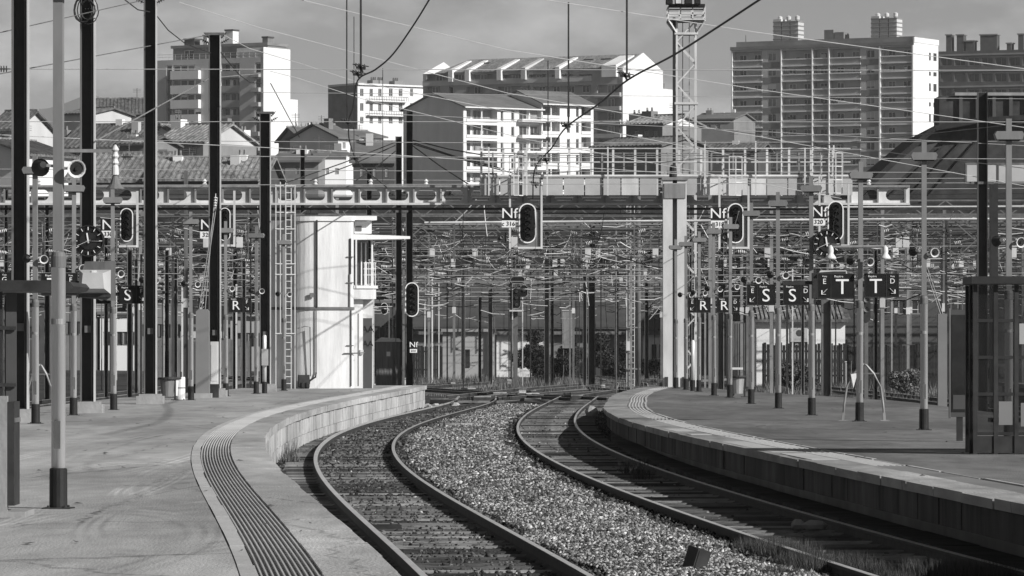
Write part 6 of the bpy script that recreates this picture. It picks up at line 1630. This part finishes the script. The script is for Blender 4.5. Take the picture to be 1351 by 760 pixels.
house('house', 'grey gabled house left of the bushes beyond the left tower', 398, 446, 560, 20, 184, 170, 9, 'render_mid', 'roof_grey', [(424, 429, 190, 200)], tile_rows=False)
house('house', 'narrow white house with a steep roof below the white block', 446, 470, 520, 50, 182, 166, 7, 'render_white', 'roof_grey', [(452, 456, 188, 196)], tile_rows=False)
house('house', 'low white house with dormers below the white block', 474, 506, 560, 40, 181, 174, 7, 'render_white', 'roof_grey', [(480, 484, 184, 190), (490, 494, 184, 190)], tile_rows=False)
house('house', 'wide dark roofed house under the white block, left of the gabled flats', 466, 520, 470, 0, 214, 190, 9, 'render_dark', 'roof_grey', [(475, 479, 222, 234), (492, 496, 222, 234), (508, 512, 222, 234)], tile_rows=False)
house('house', 'bright white flat fronted house above the gantry left of the dark roofs', 418, 457, 440, 8, 206, 203, 6, 'render_white', 'roof_grey', [(421, 425, 222, 230), (430, 434, 222, 230), (442, 447, 222, 230)], tile_rows=False)
house('house', 'low brown wall house behind the fifth mast and above the cabin ladder', 362, 420, 438, -10, 214, 205, 7, 'render_mid', 'roof_grey', [(372, 376, 220, 230), (390, 394, 220, 230)], tile_rows=False, chim=[(400, 198, 1, 'white_paint')])
house('house', 'tall narrow mansard house with pale shutters beside the lattice mast', 826, 874, 500, -37, 166, 156, 7, 'render_mid', 'tile', [(837, 843, 172, 187), (850, 856, 172, 187), (862, 868, 172, 187)], chim=[(841, 150, 1.2, 'render_pale'), (858, 147, 1.2, 'render_mid')], gm='render_white')
house('house', 'dark house with two broad shuttered windows behind the walkway railings', 784, 872, 470, -37, 196, 186, 8, 'render_mid', 'tile_dark', [(790, 799, 200, 213), (808, 822, 200, 213)], chim=[])
house('house', 'grey flat block between the lattice mast and the right slab tower', 914, 968, 800, -20, 158, 152, 12, 'render_mid', 'roof_grey', [(920, 926, 163, 170), (932, 938, 163, 170), (944, 950, 163, 170)], tile_rows=False, chim=[(938, 146, 1.0, 'render_mid')], kind='double')
house('house', 'low dark house in front of the slab tower behind the walkway', 905, 1000, 520, -12, 200, 192, 9, 'render_dark', 'tile_dark', [(925, 930, 205, 216), (945, 950, 205, 216)])
# --- block at the far right
B = Bld('apartment_block', 'dark block with strip windows and roof stacks behind the slab tower', 'apartment block', 1238, 1020, -22, 25)
ue = B.U(1400); zt = B.H(68); holes = []; inf = []
for r in range(7):
    for i in range(9):
        a = 1241+18*i; ua, ub = B.U(a), B.U(a+15); dp = B.dp(ua); z1, z0 = Z(76+21*r, dp)-B.zb, Z(87+21*r, dp)-B.zb; holes.append((ua, ub, z0, z1, .6)); inf.append((ua, ub, z0, z1))
holed(0, ue, 0, zt, 14, holes).build('wall', 'render_dark', B.t)
for ua, ub, z0, z1 in inf: window(B.t, (ua+ub)/2, .5, z0+.03, ub-ua-.2, z1-z0-.05, 'double', frame='render_mid', pane=rnd.choice(('pane', 'pane', 'render_mid')))
for r in range(8): box(B, 'floor_band', -.1, ue, -.12, -.004, B.H(73.5+21*r)-.1, B.H(73.5+21*r)+.25, 'render_mid')
for a, b, py in ((1250, 1257, 47), (1264, 1273, 47), (1276, 1287, 55), (1295, 1317, 47), (1330, 1336, 58), (1345, 1352, 46)):
    c = box(B, 'chimney', B.U(a, 4), B.U(b, 4), 3, 5, zt, B.H(py, B.U(a), 4), 'render_dark'); MB().box(B.U(a, 4)-.2, B.U(b, 4)+.2, 2.8, 5.2, B.H(py, B.U(a), 4), B.H(py, B.U(a), 4)+.25).build('chimney_cap', 'render_mid', c)

# --- the dark bank, its retaining wall and the slabs at the right
d = 330; t = thing('station_shed', 'big dark sloping shed roof with a plain grey gable at the right', 'shed', (X(1240, d), d, GZ)); k = d/6400; q = lambda px, py: ((px-1240)*k, Z(py, d)-GZ)
MB().slab([q(1112, 285), q(1150, 248), q(1185, 215), q(1232, 176), q(1290, 166), q(1380, 160), q(1380, 480), q(1112, 480)], 0, 25).build('wall', 'stone_wall', t)
m = MB(); e = [q(1108, 281), q(1148, 243), q(1183, 210), q(1231, 170.5), q(1290, 160), q(1384, 154)]
for (x0, z0), (x1, z1) in zip(e, e[1:]): m.bar((x0, 12, z0), (x1, 12, z1), 27, .35)
m.build('roof', 'board_black', t)
MB().slab([q(1152, 243), q(1184, 209), q(1222, 174), q(1236, 172), q(1240, 186), q(1198, 226), q(1160, 262)], -.35, -.01).build('gable_plate', 'render_dark', t)
for i in range(3):
    a, b = q(1170+26*i, 262), q(1245+26*i, 192-8*i); MB().bar((a[0], -.3, a[1]), (b[0], -.3, b[1]), .12).build('rake_rail', 'dark_metal', t)
for r in range(9):
    for c in range(9):
        a = q(1116+30*c+(15 if r % 2 else 0), 298+20*r); b = q(1145+30*c+(15 if r % 2 else 0), 280+20*r)
        if a[0] > q(1376, 0)[0]-1: continue
        MB().box(a[0], b[0], -.02-rnd.uniform(0, .06), -.004, a[1], b[1]).build('stone', 'stone_wall', t)
d = 420; t = thing('flat_roof_slab', 'thin flat roof slab over rough stone on the right hillside', 'roof', (X(1310, d), d, 12)); k = d/6400; q = lambda px, py: ((px-1310)*k, Z(py, d)-12)
a, b = q(1260, 126), q(1400, 122); MB().box(a[0], b[0], 0, 6, a[1], b[1]).build('slab', 'concrete', t); MB().box(q(1240, 0)[0], b[0], .5, 6, 0, a[1]-.002).build('stone_wall', 'stone_wall', t)
for i in range(5): MB().bar((q(1268+22*i, 0)[0], .3, 0), (q(1268+22*i, 0)[0], .3, a[1]), .3).build('pillar', 'render_dark', t)
# white shed with tiled roof, board fence and dark container
d = 275; t = thing('white_shed', 'long white shed with tiled roof and notice board behind the S signs', 'shed', (X(1060, d), d, GZ)); k = d/6400; q = lambda px, py: ((px-1060)*k, Z(py, d)-GZ)
a, b = q(998, 480), q(1115, 425); MB().box(a[0], b[0], 0, 6, 0, b[1]).build('wall', 'white_paint', t)
m = MB(); m.add([(a[0]-.3, -.4, b[1]), (b[0]+.3, -.4, b[1]), (b[0]+.3, 3, q(0, 408)[1]), (a[0]-.3, 3, q(0, 408)[1]), (a[0]-.3, -.4, b[1]+.15), (b[0]+.3, -.4, b[1]+.15), (b[0]+.3, 3, q(0, 408)[1]+.15), (a[0]-.3, 3, q(0, 408)[1]+.15)], [(0, 1, 2, 3), (7, 6, 5, 4), (0, 4, 5, 1), (1, 5, 6, 2), (2, 6, 7, 3), (3, 7, 4, 0)]); rf = m.build('roof', 'tile_dark', t)
for i in range(22):
    u = a[0]+(b[0]-a[0])*(i+.5)/22; MB().bar((u, -.42, b[1]+.2), (u, 3, q(0, 408)[1]+.2), .14, .12).build('tile', 'tile', rf)
x0, z0 = q(1043, 451); x1, z1 = q(1065.5, 428); nb = MB().box(x0, x1, -.06, -.004, z0, z1).build('notice_board', 'concrete_pale', t)
MB().lathe([(.2, 0), (.13, .01)], ((x0+x1)/2, -.061, (z0+z1)/2), (0, -1, 0), 8).build('emblem', 'render_dark', nb); x2, z2 = q(1044, 455); 
MB().box(x0, x1, -.05, -.004, z2-.12, z0-.02).build('caption_strip', 'black_gloss', nb); text('C.E.S. VOIE', .14, 'white_print', nb, ((x0+x1)/2, -.056, (z2+z0)/2-.07), 'lettering')
def fence(label, px0, px1, d, py, n, m_, name='board_fence'):
    t = thing(name, label, 'fence', (X(px0, d), d, GZ)); w_ = (X(px1, d)-X(px0, d))/n; h_ = Z(py, d)-GZ
    me = []
    for i in range(4): o = MB().box(.008, w_-.012, -.02-.02*(i % 2), .02, .05, h_*(.96+.02*i)).build('board', m_, None); me.append(o.data); bpy.data.objects.remove(o)
    for i in range(n): place('board', me[rnd.randrange(4)], t, (w_*i, 0, 0))
    for z in (h_*.25, h_*.8): MB().box(0, w_*n, .021, .09, z, z+.1).build('rail', m_, t)
    for i in range(0, n+1, 4): MB().box(w_*i-.05, w_*i+.05, .091, .2, 0, h_).build('post', m_, t)
fence('dark board fence in front of the white shed', 1007, 1116, 262, 453, 26, 'board_black')
fence('dark board fence between the shed and the retaining wall, right of the T post', 1119, 1262, 250, 455, 34, 'board_black')
fence('dark slatted fence left of the white hut in the middle distance', 545, 612, 330, 456, 22, 'board_black')
fence('grey board fence seen between the left masts', 205, 330, 330, 448, 30, 'wood_grey')
d = 268; t = thing('container', 'tall dark ribbed container between the R signs and the white shed', 'container', (X(980, d), d, GZ)); k = d/6400; h_ = Z(424, d)-GZ
MB().box(-16*k, 16*k, 0, 5, 0, h_).build('body', 'wood_grey', t)
for i in range(11): MB().box((-15.5+2.9*i)*k, (-14+2.9*i)*k, -.06, -.004, .1, h_-.1).build('rib', 'wood_grey', t)
# hangar at the back of the yard
d = 345; t = thing('hangar', 'long low hangar with a huge dark roof and pale wall bays', 'hangar', (X(720, d), d, GZ)); k = d/6400; q = lambda px, py: ((px-720)*k, Z(py, d)-GZ)
zw = q(0, 440)[1]; xa, xb = q(545, 0)[0], q(1135, 0)[0]
MB().box(xa, xb, .3, 40, 0, zw).build('wall', 'render_mid', t)
for a, b in ((655, 722), (786, 802), (848, 900)): MB().box(q(a, 0)[0], q(b, 0)[0], .2, .296, 0, zw-.1).build('wall_bay', 'render_white', t)
for a, b in ((615, 640), (860, 866), (870, 876)): MB().box(q(a, 0)[0], q(b, 0)[0], .1, .19 if a > 800 else .29, 0, zw*.75).build('door', 'dark_metal', t)
zt = q(0, 330)[1]
m = MB(); qv = [(xa-.5, -.05, zw), (xb+.5, -.05, zw), (xb+.5, 22, zt), (xa-.5, 22, zt)]; m.add(qv+[(x, y, z+.3) for x, y, z in qv], [(0, 1, 2, 3), (7, 6, 5, 4), (0, 4, 5, 1), (1, 5, 6, 2), (2, 6, 7, 3), (3, 7, 4, 0)]); rf = m.build('roof', 'render_dark', t)
for i in range(40):
    u = xa+(xb-xa)*i/39; MB().bar((u, -.05, zw+.3), (u, 22, zt+.3), .1, .06).build('seam', 'render_dark', rf)
MB().box(xa-.5, xb+.5, -.2, -.06, zw-.1, zw+.15).build('gutter', 'galv_mid', t)
d = 320; t = thing('site_hut', 'low grey flat roofed hut behind the slatted fence', 'hut', (X(622, d), d, GZ)); k = d/6400
MB().box(-38*k, 30*k, 0, 4, 0, Z(438, d)-GZ).build('wall', 'render_grey', t); MB().box(-40*k, 32*k, -.3, 4.2, Z(438, d)-GZ+.002, Z(434, d)-GZ).build('roof', 'concrete', t)
MB().box(-10*k, -2*k, -.05, -.004, .8, 2).build('window', 'pane', t)
# low buildings behind the left masts
for i, (pa, pb, py, m_, lab) in enumerate([(-20, 60, 400, 'render_dark', 'low dark yard building at the far left behind the masts'), (70, 128, 388, 'render_mid', 'low grey yard building behind the second and third masts'), (132, 175, 415, 'render_white', 'low white yard building below the left S sign'),
        (178, 240, 395, 'render_mid', 'low grey yard building left of the stub column'), (244, 300, 432, 'render_pale', 'pale low yard building behind the stub column'), (304, 350, 418, 'render_grey', 'grey yard building behind the left R sign'),
        (430, 540, 400, 'render_dark', 'dark yard building behind the hut right of the cabin'), (1114, 1240, 330, 'render_dark', 'dark yard building in front of the right shed')]):
    d = 352 if i != 7 else 322; t = thing('yard_building', lab, 'building', (X((pa+pb)/2, d), d, GZ)); k = d/6400; w_ = (pb-pa)/2*k; h_ = Z(py, d)-GZ
    holed(-w_, w_, 0, h_, 8, [(-w_*.8+w_*.4*j, -w_*.8+w_*.4*j+.9, h_*.5, h_*.5+1.0, .2) for j in range(4)]).build('wall', m_, t)
    for j in range(4): window(t, -w_*.8+w_*.4*j+.45, .14, h_*.5+.02, .86, .96, 'double', frame='render_mid')
    MB().box(-w_-.2, w_+.2, -.3, 8.3, h_+.002, h_+.22).build('roof', 'roof_grey', t)
# retaining wall closing the yard below the town
d = 362; t = thing('retaining_wall', 'long dark retaining wall with arches closing the yard below the houses', 'wall', (0, d, GZ))
for i in range(30):
    x = -48+3.3*i; hh = Z(262, d)-GZ
    m = holed(0, 3.26, 0, hh, 1.5, [(.6, 2.7, .0, hh*.62, .5), (.9, 2.4, hh*.62, hh*.7, .5), (1.2, 2.1, hh*.7, hh*.74, .5)]); m.build('arch_bay', 'stone_wall', t, (x, 0, 0))
MB().box(-48.2, 51.2, -.2, 1.7, Z(262, d)-GZ+.002, Z(259, d)-GZ).build('coping', 'render_dark', t)

# ------------------------------------------------------------------ trees and bushes
def foliage(cl, n, leaf, seed):
    r = np.random.default_rng(seed); m = MB(); vs = []
    k = len(cl); wts = np.array([c[3]**2 for c in cl]); wts = wts/wts.sum()
    idx = r.choice(k, n, p=wts)
    for i in idx:
        cx, cy, cz, cr = cl[i]; v = r.normal(size=3); v /= np.linalg.norm(v); v *= cr*(.55+.5*r.random()); c = np.array([cx, cy, cz])+v*np.array([1, 1, .85])
        a = r.normal(size=3); a /= np.linalg.norm(a); b = np.cross(a, r.normal(size=3)); b /= np.linalg.norm(b); s_ = leaf*r.uniform(.6, 1.3)
        vs += [tuple(c-a*s_), tuple(c+b*s_*.5), tuple(c+a*s_), tuple(c-b*s_*.5)]
    m.add(vs, [(4*i, 4*i+1, 4*i+2, 4*i+3) for i in range(n)]); return m
def tree(name, label, px, d, py_top, wpx, zb, leafm, seed, n=1500, cat='tree', group=None, trunk=True):
    r = random.Random(seed); x = X(px, d); t = thing(name, label, cat, (x, d, zb), 0, group); H_ = Z(py_top, d)-zb; R_ = wpx/2/6400*d
    if trunk:
        m = MB(); m.tube([(0, 0, -.2), (.05*R_, 0, H_*.35), (0, .05*R_, H_*.8)], .05*H_+.05, 7, .02)
        for i in range(6): a = r.random()*6.28; z = H_*r.uniform(.25, .55); m.tube([(0, 0, z), (math.cos(a)*R_*.35, math.sin(a)*R_*.35, z+H_*.12), (math.cos(a)*R_*.7, math.sin(a)*R_*.7, z+H_*.3)], .03*H_, 5, .015)
        m.build('trunk', 'bark', t)
    cl = []
    for i in range(14 if trunk else 12):
        a = r.random()*6.28; q = R_*math.sqrt(r.random())*.8; z = H_*r.uniform(.42 if trunk else .15, .86); cl.append((q*math.cos(a), q*math.sin(a), z*(1-.25*(q/R_)), R_*(r.uniform(.22, .4) if trunk else r.uniform(.35, .55))))
    foliage(cl, n if trunk else int(n*4.5), max(.05, R_*(.12 if trunk else .075)), seed).build('crown' if trunk else 'foliage', leafm, t)
for i, (px, py, w_) in enumerate(((397, 140, 24), (410, 147, 22), (424, 152, 20))): tree('tree', ('leafy tree on the skyline touching the left tower', 'lower leafy tree in the middle of the three skyline trees', 'lowest leafy skyline tree, nearest the white block')[i], px, 760+10*i, py, w_, HT(X(px, 760), 760), 'leaf', 20+i, 900, group='skyline trees beside the left tower')
tree('bush', 'big dark bush filling the gap left of the ladder mast pair, in the centre', 703, 325, 430, 54, GZ, 'leaf_dark', 31, 2600, 'bush', None, False)
tree('bush', 'dark bush left of the leafy centre, by the L shaped signal mast', 745, 328, 446, 46, GZ, 'leaf_dark', 32, 2000, 'bush', None, False)
tree('bush', 'dark leafy bush between the dark mast and the ladder mast', 806, 318, 428, 52, GZ, 'leaf_dark', 33, 2600, 'bush', None, False)
tree('bush', 'small dark bush at the foot of the hangar doors', 860, 320, 470, 36, GZ, 'leaf_dark', 34, 1500, 'bush', None, False)
tree('bush', 'pale weedy bush beyond the platform right of the T post', 1195, 215, 478, 40, GZ, 'grass', 35, 1800, 'bush', None, False)
tree('bush', 'weedy bush in front of the dark fence behind the S signs', 1050, 235, 480, 60, GZ, 'leaf', 36, 1800, 'bush', None, False)
for i, (px, py, d, w_) in enumerate(((150, 180, 480, 40), (205, 208, 430, 30), (345, 190, 520, 30), (590, 236, 430, 44), (930, 196, 600, 40), (1300, 178, 380, 60), (1255, 150, 430, 30), (520, 236, 420, 40), (20, 180, 520, 36), (760, 236, 430, 40))):
    tree('tree', ['dark tree among the left roofs beside the third mast', 'dark shrub below the grey shuttered house', 'dark tree beside the left tower foot', 'dark shrub above the gantry under the gabled flats', 'dark tree left of the slab tower foot', 'dark tree on the right shed roof line', 'dark shrub against the white end wall of the slab tower', 'dark shrub above the gantry under the dark roofs', 'dark tree at the far left among the houses', 'dark shrub under the stepped white flats'][i], px, d, py, w_, HT(X(px, d), d), 'leaf_dark', 50+i, 900)
# ------------------------------------------------------------------ air: one closed box of thin haze round everything
hz = MB().box(-2600, 2600, -200, 7000, -6, 420).build('haze', 'soil')
hm = bpy.data.materials.new('haze'); hm.use_nodes = True; ht_ = hm.node_tree; ht_.nodes.remove(ht_.nodes['Principled BSDF'])
pv = ht_.nodes.new('ShaderNodeVolumePrincipled'); pv.inputs['Color'].default_value = (.9, .9, .9, 1); pv.inputs['Density'].default_value = .00009
ht_.links.new(pv.outputs[0], ht_.nodes['Material Output'].inputs['Volume'])
hz.data.materials.clear(); hz.data.materials.append(hm); struct(hz, 'stuff')
